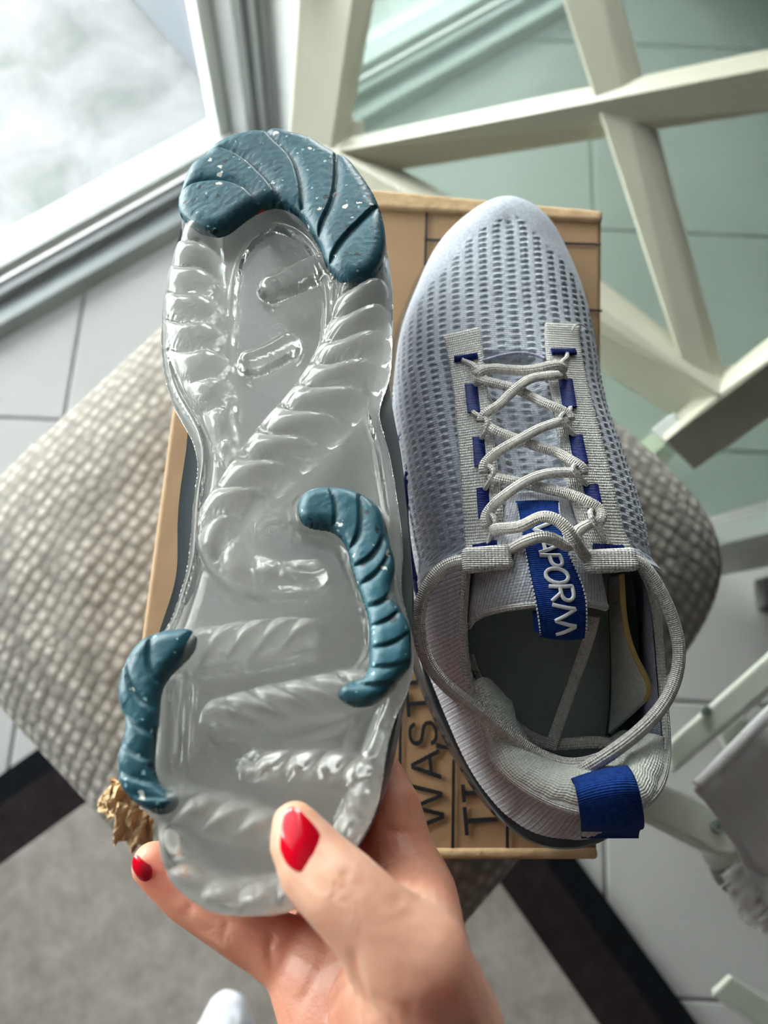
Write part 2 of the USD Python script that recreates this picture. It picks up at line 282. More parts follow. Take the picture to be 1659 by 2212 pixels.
# ------------------------------------------------------------------ folding chair on the right, with a cloth over it
fc = thing('folding_chair', 'cream folding chair frame with screws beside the cushion', 'chair', loc=tuple(at(1550, 1650, 0)))
obj('frame_bar', bar8([(1440, 1616), (1700, 1385), (1720, 1428), (1456, 1652)], .30, [(1440, 1630), (1700, 1395), (1720, 1440), (1456, 1660)], .284, .003), 'chair_paint', fc)
obj('frame_bar', bar8([(1330, 1664), (1419, 1700), (1541, 1749), (1567, 1772), (1602, 1815), (1570, 1836), (1543, 1830), (1330, 1722)], .36, [(1330, 1690), (1400, 1712), (1541, 1765), (1590, 1815), (1545, 1845), (1330, 1735)], .335, .003), 'chair_paint', fc)
obj('frame_bar', bar8([(1546, 2143), (1577, 2114), (1700, 2190), (1680, 2235)], .22, [(1550, 2150), (1580, 2125), (1700, 2200), (1680, 2240)], .20, .003), 'chair_paint', fc)
obj('cross_block', bar8([(1556, 1585), (1600, 1553), (1620, 1590), (1576, 1618)], .27, [(1556, 1590), (1600, 1558), (1620, 1595), (1576, 1622)], .25, .003), 'chair_paint', fc)
def disc(c, n, r, t, sides=24):
    m = trimesh.creation.cylinder(r, t, sections=sides); m.apply_transform(trimesh.geometry.align_vectors([0, 0, 1], n)); m.apply_translation(c); return m
for q, z in (((1526, 1537), .305), ((1550, 1785), .365)):
    c = at(*q, z); s = obj('screw', disc(c, [0, 0, 1], .0042, .004), 'screw_metal', fc)
    obj('screw_slot', disc(c + [0, 0, .0021], [0, 0, 1], .0016, .0012, 6), 'gasket', fc)
jc = at(1602, 1868, .335)
obj('hinge_cap', disc(jc, [.25, .5, .83], .017, .03, 32), 'rubber_foot', fc); obj('hinge_cap', disc(at(1560, 1838, .342), [.3, .4, .85], .011, .02, 24), 'chair_paint', fc)
# the chair's own seat board and legs, under the cushion
ca_, sa_ = math.cos(math.radians(47)), math.sin(math.radians(47)); sc_ = np.array([-.039, .097])
obj('seat_board', rbox((.36, .36, .014), .003, (sc_[0], sc_[1], .3435), math.radians(47)), 'chair_paint', fc)
for i_, j_, zl in ((1, 1, 0), (1, -1, .0102), (-1, 1, 0), (-1, -1, .0102)):
    q = sc_ + .14 * np.array([ca_ * i_ - sa_ * j_, sa_ * i_ + ca_ * j_]); obj('leg', rbox((.024, .024, .336 - zl), .003, (q[0], q[1], .168 + zl / 2), math.radians(47)), 'chair_paint', fc)
# white frayed cloth
cl = thing('frayed_cloth', 'crumpled grey white cloth with a frayed hem hanging over the folding chair', 'cloth', loc=tuple(at(1620, 1750, .40)))
def quadgrid(a, b, c, d, n, m):                              # corners a b (top edge) d c (lower edge), as points
    U, V = np.meshgrid(np.linspace(0, 1, n), np.linspace(0, 1, m), indexing='ij'); U, V = U[..., None], V[..., None]
    return (1 - U) * ((1 - V) * a + V * b) + U * ((1 - V) * d + V * c)
G = quadgrid(at(1508, 1700, .42), at(1780, 1450, .43), at(1800, 1990, .39), at(1632, 1880, .375), 40, 44)
w = meshkit.fbm(G * 28 + 3, 3, 11)[..., None] - .5; tt = np.linspace(0, 1, 44)[None, :, None]
G = G + np.array([0, 0, 1]) * (.022 * w + .006 * np.sin(np.linspace(0, 1, 40)[:, None, None] * 9 + 2 * tt))
obj('cloth_panel', sheet(G, .0022), 'denim', cl, smooth=50)
hem = spline([at(1506, 1700, .424), at(1560, 1645, .428), at(1625, 1578, .430), at(1720, 1490, .434)], 40)
obj('hem', tube(hem, .0042, 10, .6), 'denim', cl, smooth=True)
obj('hem', tube(spline([at(1508, 1702, .422), at(1545, 1745, .415), at(1590, 1815, .40), at(1625, 1880, .38)], 30), .0032, 10, .6), 'denim', cl, smooth=True)
fr = []; rg = np.random.default_rng(3)
edge = spline([at(1556, 1893, .36), at(1580, 1945, .36), at(1604, 1990, .358), at(1640, 2015, .356), at(1720, 2050, .355)], 200)
inn = spline([at(1600, 1872, .372), at(1640, 1900, .372), at(1670, 1930, .372), at(1720, 1950, .372), at(1790, 1985, .372)], 200)
for k in range(420):
    i = rg.integers(0, 200); j = int(np.clip(i + rg.normal(0, 7), 0, 199)); a0 = inn[i] + rg.normal(0, .0025, 3); e0 = a0 + (edge[j] - a0) * rg.uniform(.55, 1.05)
    md = (a0 + e0) / 2 + rg.normal(0, .0022, 3) + [0, 0, .003]
    fr.append(tube(spline([a0, md, e0], 7, k=2), .00042, 4))
for k in range(90):
    t0 = rg.uniform(0, 1); a0 = at(1590 + 60 * t0, 1865 + 20 * t0, .380); e0 = a0 + np.array([rg.normal(-.002, .006), rg.normal(-.012, .006), rg.normal(.002, .003)])
    fr.append(tube(spline([a0, (a0 + e0) / 2 + rg.normal(0, .002, 3), e0], 6, k=2), .0004, 4))
F_ = quadgrid(inn[0], inn[-1], edge[-1], edge[0] * .6 + inn[0] * .4, 10, 30); F_ = F_ + np.array([0, 0, 1]) * ((meshkit.fbm(F_ * 60, 2, 4)[..., None] - .5) * .008 - .003)
obj('fringe_band', sheet(F_, .002), 'denim', cl, smooth=50)
obj('fringe', cat(fr), 'thread', cl, kind='stuff', label='loose frayed threads')

# ------------------------------------------------------------------ the cardboard shoe box
ZBX = .57
bx0 = np.array([at(436, 405, ZBX), at(1300, 462, ZBX), at(1290, 1850, ZBX), at(228, 1850, ZBX)])
xl, xr = (bx0[0][0] + bx0[3][0]) / 2, (bx0[1][0] + bx0[2][0]) / 2
box = thing('shoe_box', 'brown cardboard shoe box with black printed text lying on the cushion', 'box', loc=(0, .1, .445))
def bpt(px, py, dz=0.0): return at(px, py, ZBX + dz)
BL, BR = bpt(228, 1850)[0], bpt(1291, 1850)[0]; TLx, TRx = bpt(436, 412)[0], bpt(1301, 462)[0]
ybot, ytopL, ytopR = bpt(1291, 1850)[1], bpt(820, 416)[1], bpt(1300, 462)[1]
ytopL2 = ytopL + (ytopL - ytopR) * .8
cutA, cutB = bpt(420, 1850)[:2], bpt(262, 1690)[:2]                         # the near left corner is torn off
lid = np.array([cutB, cutA, [BR, ybot], [TRx, ytopR], [TLx, ytopL2]])
def slab(poly, z0, z1, r=.0025):
    sph = trimesh.creation.icosphere(2, r).vertices; pg = np.array(Polygon(poly).buffer(-r, join_style=2).exterior.coords)[:-1]
    return hull(np.vstack([sph + [q[0], q[1], z] for q in pg for z in (z0 + r, z1 - r)]))
def inset(poly, d): return np.array(Polygon(poly).buffer(-d, join_style=2).exterior.coords)[:-1]
obj('box_body', slab(inset(lid, .004), .452, ZBX - .012), 'cardboard', box)
lp = obj('lid', slab(lid, ZBX - .034, ZBX - .0006), 'cardboard', box)
# raised panels of the lid between the printed rules, folded rims along the short ends
def lidpoly(pix, z0, z1, name='lid_panel', m='cardboard'):
    p = np.array([bpt(*q)[:2] for q in pix]); mm = trimesh.creation.extrude_polygon(Polygon(p), z1 - z0, engine='earcut'); mm.apply_translation([0, 0, z0]); return mm
obj('folded_rim', slab(np.array([bpt(*q)[:2] for q in [(430, 402), (820, 414), (1300, 459), (1300, 482), (820, 444), (430, 430)]]), ZBX - .005, ZBX + .0022, .002), 'card_edge', lp)
obj('folded_rim', slab(np.array([bpt(*q)[:2] for q in [(424, 1832), (1291, 1832), (1292, 1856), (440, 1856)]]), ZBX - .007, ZBX + .0012, .002), 'card_edge', lp)
rules = []
def rule(a, b, w=.0007):
    p, q = bpt(*a, .0002), bpt(*b, .0002); d = q - p; d /= np.linalg.norm(d); n_ = np.array([-d[1], d[0], 0]) * w
    rules.append(hull([p + n_, p - n_, q + n_, q - n_, p + n_ + [0, 0, .0002], p - n_ + [0, 0, .0002], q + n_ + [0, 0, .0002], q - n_ + [0, 0, .0002]]))
rule((922, 447), (918, 600)); rule((918, 518), (1298, 528)); rule((1240, 668), (1301, 672)); rule((980, 1640), (978, 1832)); rule((1096, 1760), (1096, 1832)); rule((866, 1480), (862, 1832))
rule((868, 1290), (866, 1480))
for k_ in rules: obj('printed_rule', k_, 'ink', box)
def text_on_lid(txt, h, org, xdir, ydir, name='printed_text', bold=False):
    m = meshkit.text_mesh(txt, h, .0003, bold); v = np.array(m.vertices)
    return obj(name, (org + v[:, :1] * xdir + v[:, 1:2] * ydir + v[:, 2:] * np.array([0, 0, 1]), np.array(m.faces)), 'ink', box)
def text_fit(txt, a, b, h_px):                             # baseline from pixel a to pixel b
    p, q = bpt(*a, .0001), bpt(*b, .0001); L = np.linalg.norm(q - p); d = (q - p) / L; up = np.array([-d[1], d[0], 0])
    hh = np.linalg.norm(bpt(a[0] + h_px, a[1], 0) - bpt(*a, 0)); m = meshkit.text_mesh(txt, hh, .0003); v = np.array(m.vertices)
    v[:, 0] = (v[:, 0] - v[:, 0].min()) * L / np.ptp(v[:, 0])
    obj('printed_text', (p + v[:, :1] * d + v[:, 1:2] * up + v[:, 2:] * np.array([0, 0, 1]), np.array(m.faces)), 'ink', box)
text_fit('WASTE', (962, 1788), (932, 1432), -64)
text_fit('TI', (1078, 1800), (1068, 1690), -74)
text_fit(',', (952, 1620), (951, 1604), -64)
text_fit('.II', (846, 1680), (840, 1600), -50)
# torn, crumpled corner of the box hanging out at the lower left
torn = []
rg = np.random.default_rng(9)
for (cx, cy), (dx, dy), L, wd_, k in (((275, 1700), (-30, 75), 1., 50, 0), ((290, 1745), (-25, 85), 1., 46, 1), ((305, 1760), (0, 70), 1., 36, 2), ((262, 1715), (-45, 40), 1., 40, 3)):
    a, b = bpt(cx, cy, -.02 - .004 * k), bpt(cx + dx, cy + dy, -.028 - .006 * k); d = b - a; s = np.linalg.norm(d); d /= s; n_ = np.cross(d, [0, 0, 1]); n_ /= np.linalg.norm(n_)
    ww = wd_ * .3 / FPX
    U, V = np.meshgrid(np.linspace(0, 1, 16), np.linspace(-1, 1, 14), indexing='ij')
    P = a + d * (U * s)[..., None] + n_ * (V * ww * (1 - .35 * U * np.abs(V)))[..., None]
    P = P + np.array([0, 0, 1]) * (.010 * (meshkit.fbm(np.stack([U * 3 + k * 7, V * 2.5, 0 * U], -1), 3, k) - .5) - .004 * U ** 2)[..., None] + d * (.008 * (meshkit.noise(np.stack([V * 4 + k, 0 * V, 0 * V], -1), k) - .5) * U)[..., None]
    torn.append(sheet(P, .0016))
obj('torn_flap', cat(torn), 'card_edge', box, label='torn crumpled cardboard flap at the corner')
# ------------------------------------------------------------------ materials of the sneakers
def fibre(name, a, b, attr=None, hole=None, rough=.9, su=900., sv=900., fleck=True, strength=.5, dist=.0004, turn=False):
    """Knitted or woven cloth: yarn ridges across u/v (metres), heather noise, and where attr (0..1, a mesh primvar) is low the darker backing."""
    nd = {'uv': ('attribute', {'attribute': 'st'}), 'sx': ('separate_xyz', {}), 'mu': ('math', {'math_type': 'multiply', 'value2': su * 2 * math.pi}), 'mv': ('math', {'math_type': 'multiply', 'value2': sv * 2 * math.pi}),
          'cu': ('math', {'math_type': 'sine'}), 'cv': ('math', {'math_type': 'sine'}), 'pr': ('math', {'math_type': 'add'}), 'b': ('bump', {'strength': strength, 'distance': dist}),
          't': ('texture_coordinate', {}), 'n': ('noise_texture', {'scale': 700., 'detail': 3}), 'r': ('rgb_ramp', {'ramp': [(.3, lin(a)), (.7, lin(b))]}), 'p': ('principled_bsdf', {'roughness': rough, 'sheen_weight': 0. if 'blue' in name else .15, 'specular_ior_level': .2 if 'blue' in name else .5})}
    L = [('uv.vector', 'sx.vector'), ('sx.x', 'mu.value1'), ('sx.y', 'mv.value1'), ('mu.value', 'cu.value1'), ('mv.value', 'cv.value1'), ('cu.value', 'pr.value1'), ('cv.value', 'pr.value2'), ('pr.value', 'b.height'),
         ('b.normal', 'p.normal'), ('t.object', 'n.vector'), ('n.fac', 'r.fac')]
    out = 'r.color'
    if attr:
        nd['at'] = ('attribute', {'attribute': attr}); nd['x'] = ('mix_color', {'blend_type': 'mix', 'a': lin(hole)})
        L += [('at.fac', 'x.fac'), (out, 'x.b')]; out = 'x.result'
    L.append((out, 'p.base_color')); mat(name, nd, L)
fibre('knit', 'a4a7b6', 'd2d5dd', 'knit', '99a2a9', su=1500., sv=900., strength=.3)
fibre('rib_knit', 'b1b2bb', 'd8d8de', 'knit', '82838c', su=900., sv=1100., strength=.25)
fibre('webbing', 'c2beb9', 'dad6d1', su=800., sv=1300., strength=.6, dist=.0004)
fibre('lace_yarn', 'cbc4bb', 'e0dad2', su=1300., sv=900., strength=.6, dist=.0004)
fibre('blue_twill', '0f2a6a', '1b4189', su=1400., sv=60., strength=.5)
fibre('blue_thread', '0b1a5c', '162f86', su=1500., sv=20., strength=.9, rough=.45)
fibre('lining_mesh', 'c9cabf', 'dfe0d5', su=1000., sv=1000., strength=.5)
plain('inner_cloth', '8f9794', .9, bump=.4, scale=900.); plain('insole_cloth', 'a4aca8', .9, bump=.5, scale=900.); plain('teal_edge', '2c5a55', .8); plain('foam', 'b99f63', .9)
plain('white_thread', 'd0d0d2', .7); plain('smoke', '33393c', .25, coat_weight=.6, coat_roughness=.1)
def clear(name, tint, milk, milkiness, rough, ior=1.45):
    nd = {'a': ('transparent_bsdf', {'color': tint}), 'd': ('diffuse_bsdf', {'color': milk}), 'tr': ('translucent_bsdf', {'color': milk}), 'dm': ('mix_closure', {'fac': .45}), 'x1': ('mix_closure', {'fac': milkiness}),
          'g': ('glossy_bsdf', {'roughness': rough, 'color': (1, 1, 1)}), 'f': ('fresnel', {'IOR': ior}), 'x2': ('mix_closure', {}),
          'k': ('geometry', {}), 'o': ('math', {'math_type': 'subtract', 'value1': 1.0}), 'm': ('math', {'math_type': 'multiply'})}
    mat(name, nd, [('d.BSDF', 'dm.closure1'), ('tr.BSDF', 'dm.closure2'), ('a.BSDF', 'x1.closure1'), ('dm.closure', 'x1.closure2'), ('x1.closure', 'x2.closure1'), ('g.BSDF', 'x2.closure2'),
                   ('k.backfacing', 'o.value2'), ('f.fac', 'm.value1'), ('o.value', 'm.value2'), ('m.value', 'x2.fac')], surface='x2.closure')
clear('clear_shell', (.95, .96, .95), (.55, .55, .53), .16, .06, 1.5)
clear('clear_tube', (.97, .98, .97), (.8, .8, .76), .05, .05, 1.6)
clear('smoke_clear', (.30, .33, .35), (.10, .11, .12), .45, .10)

def soft(name, P, m, parent, uv=None, knit=None, thick=None, label=None):
    """A smooth grid sheet (nu, nv, 3) with metric uv and an optional 0..1 vertex primvar."""
    nu, nv = P.shape[:2]
    if uv is None:
        du = np.r_[0, np.cumsum(np.linalg.norm(np.diff(P[:, nv // 2], axis=0), axis=1))]; dv = np.r_[0, np.cumsum(np.linalg.norm(np.diff(P[nu // 2], axis=0), axis=1))]
        uv = np.stack(np.broadcast_arrays(du[:, None], dv[None]), -1)
    uv = uv.reshape(-1, 2)
    if thick:
        mesh = sheet(P, thick); uv = np.vstack([uv, uv])
    else: mesh = (P.reshape(-1, 3), grid_faces(nu, nv))
    return mesh_uv(name, mesh, m, parent, uv, None if knit is None else np.tile(knit.ravel(), 2 if thick else 1), label)
def mesh_uv(name, mesh, m, parent, uv, knit=None, label=None):
    pp = str(parent.GetPath()); path = numbered(pp, name); v, f = mesh
    o = next((ORIGIN[k] for k in (pp, pp.rpartition('/')[0]) if k in ORIGIN), np.zeros(3))
    g = usdkit.mesh(stage, path, (v - o, f), '/World/Looks/' + m, smooth=True, uv=uv)
    if knit is not None: UsdGeom.PrimvarsAPI(g).CreatePrimvar('knit', Sdf.ValueTypeNames.FloatArray, 'vertex').Set(np.asarray(knit, np.float32).tolist())
    keys(g.GetPrim(), label); return g.GetPrim()
def cord(name, path, r, m, parent, sides=12, flat=.72, nrm=None, label=None):
    v, f = tube(path, r, sides, flat, nrm); n = len(path); s = np.r_[0, np.cumsum(np.linalg.norm(np.diff(path, axis=0), axis=1))]
    k = np.arange(sides) / sides * 2 * math.pi * float(np.mean(r))
    uv = np.stack(np.broadcast_arrays(s[:, None], k[None]), -1).reshape(-1, 2); uv = np.vstack([uv, uv[:1], uv[-1:]])
    return mesh_uv(name, (v, f), m, parent, uv, None, label)

fibre('knit_plain', '8f93ac', 'b3b6c8', su=1300., sv=900., strength=.4)
def rubber():
    nd = {'t': ('texture_coordinate', {}), 'p': ('principled_bsdf', {'roughness': .42, 'specular_ior_level': .45}), 'n': ('noise_texture', {'scale': 40., 'detail': 4}), 'r': ('rgb_ramp', {'ramp': [(.3, lin('1f4754')), (.7, lin('2a5a67'))]}), 'g': ('noise_texture', {'scale': 1500., 'detail': 2}), 'b': ('bump', {'strength': .25, 'distance': .0003})}
    L = [('t.object', 'n.vector'), ('n.fac', 'r.fac'), ('t.object', 'g.vector'), ('g.fac', 'b.height'), ('b.normal', 'p.normal')]
    prev = 'r.color'
    for k, (sc, thr, col, pick) in enumerate(((190., .20, 'd8d6cc', .22), (420., .22, '8fb4b8', .14), (230., .26, '16262f', .16), (150., .2, 'c02a35', .02))):
        nd[f'd{k}'] = ('noise_texture', {'scale': sc * 3, 'detail': 2}); nd[f'v{k}'] = ('voronoi_texture', {'scale': sc, 'feature': 'f1'}); nd[f'a{k}'] = ('math', {'math_type': 'multiply_add', 'value2': .8, 'value3': -.40}); nd[f's{k}'] = ('math', {'math_type': 'add'})
        nd[f'l{k}'] = ('math', {'math_type': 'less_than', 'value2': thr}); nd[f'c{k}'] = ('separate_color', {}); nd[f'h{k}'] = ('math', {'math_type': 'less_than', 'value2': pick}); nd[f'm{k}'] = ('math', {'math_type': 'multiply'}); nd[f'x{k}'] = ('mix_color', {'blend_type': 'mix', 'b': lin(col)})
        L += [('t.object', f'v{k}.vector'), ('t.object', f'd{k}.vector'), (f'd{k}.fac', f'a{k}.value1'), (f'v{k}.distance', f's{k}.value1'), (f'a{k}.value', f's{k}.value2'), (f's{k}.value', f'l{k}.value1'), (f'v{k}.color', f'c{k}.color'), (f'c{k}.r', f'h{k}.value1'), (f'l{k}.value', f'm{k}.value1'), (f'h{k}.value', f'm{k}.value2'), (f'm{k}.value', f'x{k}.fac'), (prev, f'x{k}.a')]
        prev = f'x{k}.result'
    L.append((prev, 'p.base_color')); mat('teal_rubber', nd, L)
rubber()

def gel():
    nd = {'g': ('glass_bsdf', {'color': (.985, .985, .975), 'roughness': .05, 'IOR': 1.40}), 'd': ('diffuse_bsdf', {'color': (.82, .80, .74)}), 'tr': ('translucent_bsdf', {'color': (.82, .80, .74)}), 'dm': ('mix_closure', {'fac': .5}), 'x': ('mix_closure', {}), 'at': ('attribute', {'attribute': 'knit'}), 'am': ('math', {'math_type': 'multiply_add', 'value2': .19, 'value3': .07}),
          't': ('texture_coordinate', {}), 'n': ('noise_texture', {'scale': 260., 'detail': 3}), 'b': ('bump', {'strength': .18, 'distance': .0004})}
    mat('clear_gel', nd, [('d.BSDF', 'dm.closure1'), ('tr.BSDF', 'dm.closure2'), ('g.BSDF', 'x.closure1'), ('dm.closure', 'x.closure2'), ('t.object', 'n.vector'), ('n.fac', 'b.height'), ('b.normal', 'g.normal'), ('at.fac', 'am.value1'), ('am.value', 'x.fac')], surface='x.closure')
gel()
# ------------------------------------------------------------------ right sneaker, standing on the box, toe away
sh = thing('sneaker', 'lilac grey knit sneaker standing upright on the box with laces and blue heel tab', 'shoe', 'pair of knit sneakers', loc=(.062, .1, ZBX))
BASE = np.array([(.0611, .2478), (.0817, .2376), (.0906, .2219), (.0972, .2013), (.1009, .1812), (.1027, .1545), (.1044, .13), (.1089, .1066), (.1129, .0841), (.1158, .0627), (.1170, .0419), (.1158, .015), (.1115, -.012), (.104, -.033), (.091, -.0475), (.074, -.0525),
                 (.06, -.0495), (.0460, -.0365), (.0365, -.022), (.0255, .0), (.018, .02), (.0148, .0419), (.0122, .0627), (.0088, .0841), (.006, .1066), (.004, .1302), (.005, .1545), (.0091, .1812), (.0161, .2013), (.0255, .2219), (.0398, .2376)])
NU, NV = 1500, 150
bs = spline(BASE, NU, closed=True); cumb = np.r_[0, np.cumsum(np.linalg.norm(np.diff(bs, axis=0), axis=1))]
# spine (ridge) of the vamp: x and height over y;   rim of the collar
spx = PchipInterpolator([-.06, .04, .06, .1, .15, .2, .25], [.066, .066, .064, .0595, .056, .0575, .061])
spz = PchipInterpolator([-.06, .04, .055, .08, .11, .14, .17, .2, .22, .235], [.104, .104, .1025, .095, .085, .075, .067, .060, .055, .049])
zbase = .024
rimk = np.array([(.0305, .0510, .0955), (.0300, .036, .088), (.0302, .022, .081), (.0330, .006, .076), (.0370, -.010, .077), (.0415, -.0215, .083), (.050, -.029, .090), (.0625, -.0345, .096), (.078, -.0355, .0985), (.0915, -.0315, .095), (.0990, -.0225, .090), (.1035, -.008, .082),
                 (.1050, .008, .078), (.1040, .025, .081), (.1000, .040, .089), (.0935, .0510, .0955)])
rim = spline(rimk, 400)
YT = .0505
ang_b = np.arange(NU)
top = np.zeros((NU, 3)); front = bs[:, 1] > YT
ytop = np.clip(bs[:, 1], None, .214 + .012 * np.tanh((bs[:, 1] - .214) / .05))
top[front] = np.c_[spx(ytop[front]), ytop[front], spz(ytop[front])]
back = np.where(~front)[0]                                               # contiguous run from the right throat round the heel to the left throat
tb = (cumb[back] - cumb[back[0]]) / (cumb[back[-1]] - cumb[back[0]])
rs = np.r_[0, np.cumsum(np.linalg.norm(np.diff(rim, axis=0), axis=1))]; rs /= rs[-1]
rr = rim[::-1]; rsr = 1 - rs[::-1]
top[back] = np.stack([np.interp(tb, rsr, rr[:, k]) for k in range(3)], 1)
# the throat corner: let the crest run quickly from the spine to the collar corners
k = np.clip((bs[:, 1] - YT) / .010, 0, 1)[:, None]; kk = k * k * (3 - 2 * k)
side = np.sign(bs[:, 0] - spx(bs[:, 1]))
corner = np.where(side[:, None] > 0, rimk[-1], rimk[0])
top = np.where(front[:, None], corner * (1 - kk) + top * kk, top)
wf = (1 / (1 + np.exp(-(bs[:, 1] - .045) / .012)))[:, None]                   # 1 = closed vamp arch, 0 = collar wall
v = np.linspace(0, 1, NV)[None]
ax = 1 - np.cos(v * np.pi / 2) ** .78; az = np.sin(v * np.pi / 2) ** .86
lx, lz = v ** 1.25, v
mx, mz = wf * ax + (1 - wf) * lx, wf * az + (1 - wf) * lz
nb = np.gradient(bs, axis=0); nb = np.stack([nb[:, 1], -nb[:, 0]], 1); nb /= np.linalg.norm(nb, axis=1, keepdims=True)
if (nb[0] @ (bs[0] - bs.mean(0))) < 0: nb = -nb
bulge = .004 * np.sin(np.pi * np.clip(v * 1.3, 0, 1)) * (1 - wf)
UPX = np.stack([bs[:, :1] + (top[:, :1] - bs[:, :1]) * mx + nb[:, :1] * bulge, bs[:, 1:2] + (top[:, 1:2] - bs[:, 1:2]) * mx + nb[:, 1:2] * bulge, zbase + (top[:, 2:3] - zbase) * mz], -1)
# sunk throat between the eyestays
SIN_L = np.array([at(*q, ZBX + .085) for q in [(1033, 712), (1051, 830), (1067, 956), (1081, 1062), (1096, 1209)]]); SIN_R = np.array([at(*q, ZBX + .085) for q in [(1176, 703), (1189, 851), (1207, 956), (1232, 1092), (1271, 1206)]])
def inter(S, y): o = np.argsort(S[:, 1]); return np.interp(y, S[o, 1], S[o, 0])
yy, xx = UPX[..., 1], UPX[..., 0]
xl_, xr_ = inter(SIN_L, yy), inter(SIN_R, yy); tm = np.clip(np.minimum(xx - xl_, xr_ - xx) / .006, 0, 1) * np.clip((.147 - yy) / .006, 0, 1)
UPX[..., 2] -= .0045 * tm * tm * (3 - 2 * tm)
SURF = UPX.copy()                                                         # smooth surface for things laid on it
KT = cKDTree(SURF[front].reshape(-1, 3)[:, :2]); KZ = SURF[front].reshape(-1, 3)[:, 2]
def surfz(p):
    d, i = KT.query(p[:2], k=4); return KZ[i].max()
def on(px, py, dz=0.0, z0=.085):
    z = z0
    for _ in range(7):
        P = at(px, py, ZBX + z + dz); z = .5 * z + .5 * surfz(P)
    return at(px, py, ZBX + z + dz)
# knit relief: ladders of little knots between plain ribs
arc = np.cumsum(np.linalg.norm(np.diff(UPX, axis=1, prepend=UPX[:, :1]), axis=2), axis=1); arc = arc[:, -1:] - arc
sgn = np.where(side >= 0, 1, -1)[:, None]; acr = arc * sgn
PC, PR = .0064, .0034
fc_ = (acr / PC + .5) % 1.0; wob = .25 * np.sin(np.floor(acr / PC + .5) * 2.1)
fr_ = (yy / PR + wob) % 1.0
cell = np.clip((fc_ - .34) / .07, 0, 1) * np.clip((.97 - fc_) / .07, 0, 1)
knot = np.exp(-((fr_ - .45) / .27) ** 2) * (.75 + .25 * np.cos((fc_ - .65) * 2 * np.pi / .6 * 1.0))
yb = .226 - 1.05 * np.clip(np.abs(acr) - .004, 0, 1) + .0016 * np.sin(np.floor(acr / PC + .5) * 1.7)
area = np.clip((yb - yy) / .002, 0, 1) * np.clip((yy - .0505) / .004, 0, 1) * np.clip((UPX[..., 2] - .027) / .004, 0, 1) * (1 - tm * np.clip((.074 - yy) / .004, 0, 1))
ribs = .5 + .5 * np.sin(acr / .0012 * 2 * np.pi / 1.0)
relief = area * cell * (knot * .0010 - .0005) + (1 - area * cell) * ribs * .00012
nrm = np.cross(np.gradient(UPX, axis=0), np.gradient(UPX, axis=1)); nrm /= np.linalg.norm(nrm, axis=2, keepdims=True) + 1e-12
if (nrm[NU // 40, NV // 3] @ np.array([0, .6, .8])) < 0: nrm = -nrm
knitv = np.clip(.66 + area * cell * (1.05 * knot - .66), 0, 1)
UPX = UPX + nrm * relief[..., None] + np.array([0, 0, ZBX])
fi = np.where(front)[0]; brk = fi[np.argmax(np.diff(np.r_[fi, fi[0] + NU])) ]   # front run wraps through index 0
run = [i % NU for i in range(back[-1], back[0] + 1 + NU)]
soft('vamp', UPX[run], 'knit', sh, uv=np.stack([acr[run], yy[run]], -1), knit=knitv[run])
colr = UPX[back[0] - 1: back[-1] + 2]
cu = cumb[back[0] - 1: back[-1] + 2]
kr = .45 + .55 * np.clip(.75 + .9 * np.sin(np.broadcast_to(cu[:, None], colr.shape[:2]) / .0019 * 2 * np.pi), 0, 1)
soft('collar', colr + nrm[back[0] - 1: back[-1] + 2] * (kr * .0003)[..., None], 'rib_knit', sh, uv=np.stack(np.broadcast_arrays(cu[:, None], np.linspace(0, .07, NV)[None]), -1), knit=kr)
rimw = rim + [0, 0, ZBX]
cord('collar_piping', rimw, .0016, 'webbing', sh, flat=1.0, label='white corded edge of the collar')
# midsole band and clear sole under it
def ring(off, z): return np.c_[bs[::6] + nb[::6] * off, np.full(len(bs[::6]), z + ZBX)]
def ringv(off, z, up, add=0.):
    w_ = np.clip((.06 - bs[::6][:, 1]) / .06, 0, 1); w_ = w_ * w_ * (3 - 2 * w_); r_ = ring(off, z); r_[:, :2] += nb[::6] * (add * w_)[:, None]; r_[:, 2] += up * w_; return r_
def loft(rings, cap0=True, cap1=True):
    n = len(rings[0]); V = np.vstack(rings); i, j = np.meshgrid(np.arange(len(rings) - 1), np.arange(n), indexing='ij')
    q = np.stack([i * n + j, i * n + (j + 1) % n, (i + 1) * n + (j + 1) % n, (i + 1) * n + j], -1).reshape(-1, 4); F = [q[:, [0, 1, 2]], q[:, [0, 2, 3]]]
    for on_, r, fl in ((cap0, 0, 1), (cap1, len(rings) - 1, 0)):
        if on_:
            c = len(V); V = np.vstack([V, rings[r].mean(0)]); k = np.arange(n) + r * n; k2 = np.roll(k, -1); F.append(np.stack([np.full(n, c), k2 if fl else k, k if fl else k2], 1))
    F = np.vstack(F); m = trimesh.Trimesh(V, F, process=False)
    return (V, F) if m.volume > 0 else (V, F[:, ::-1])
obj('midsole', loft([ring(-.004, .014), ring(.0006, .0145), ring(.0022, .020), ringv(.0012, .026, 0, .003), ringv(.0003, .030, .010, .0045), ringv(-.0005, .0305, .012, .0035), ringv(-.002, .031, .010)], True, False), 'smoke', sh, smooth=50)
obj('air_sole', loft([ring(-.006, .0008), ring(.0, .0006), ring(.004, .004), ring(.0055, .010), ring(.0035, .016), ring(.0018, .0215)], True, False), 'smoke_clear', sh, smooth=60)
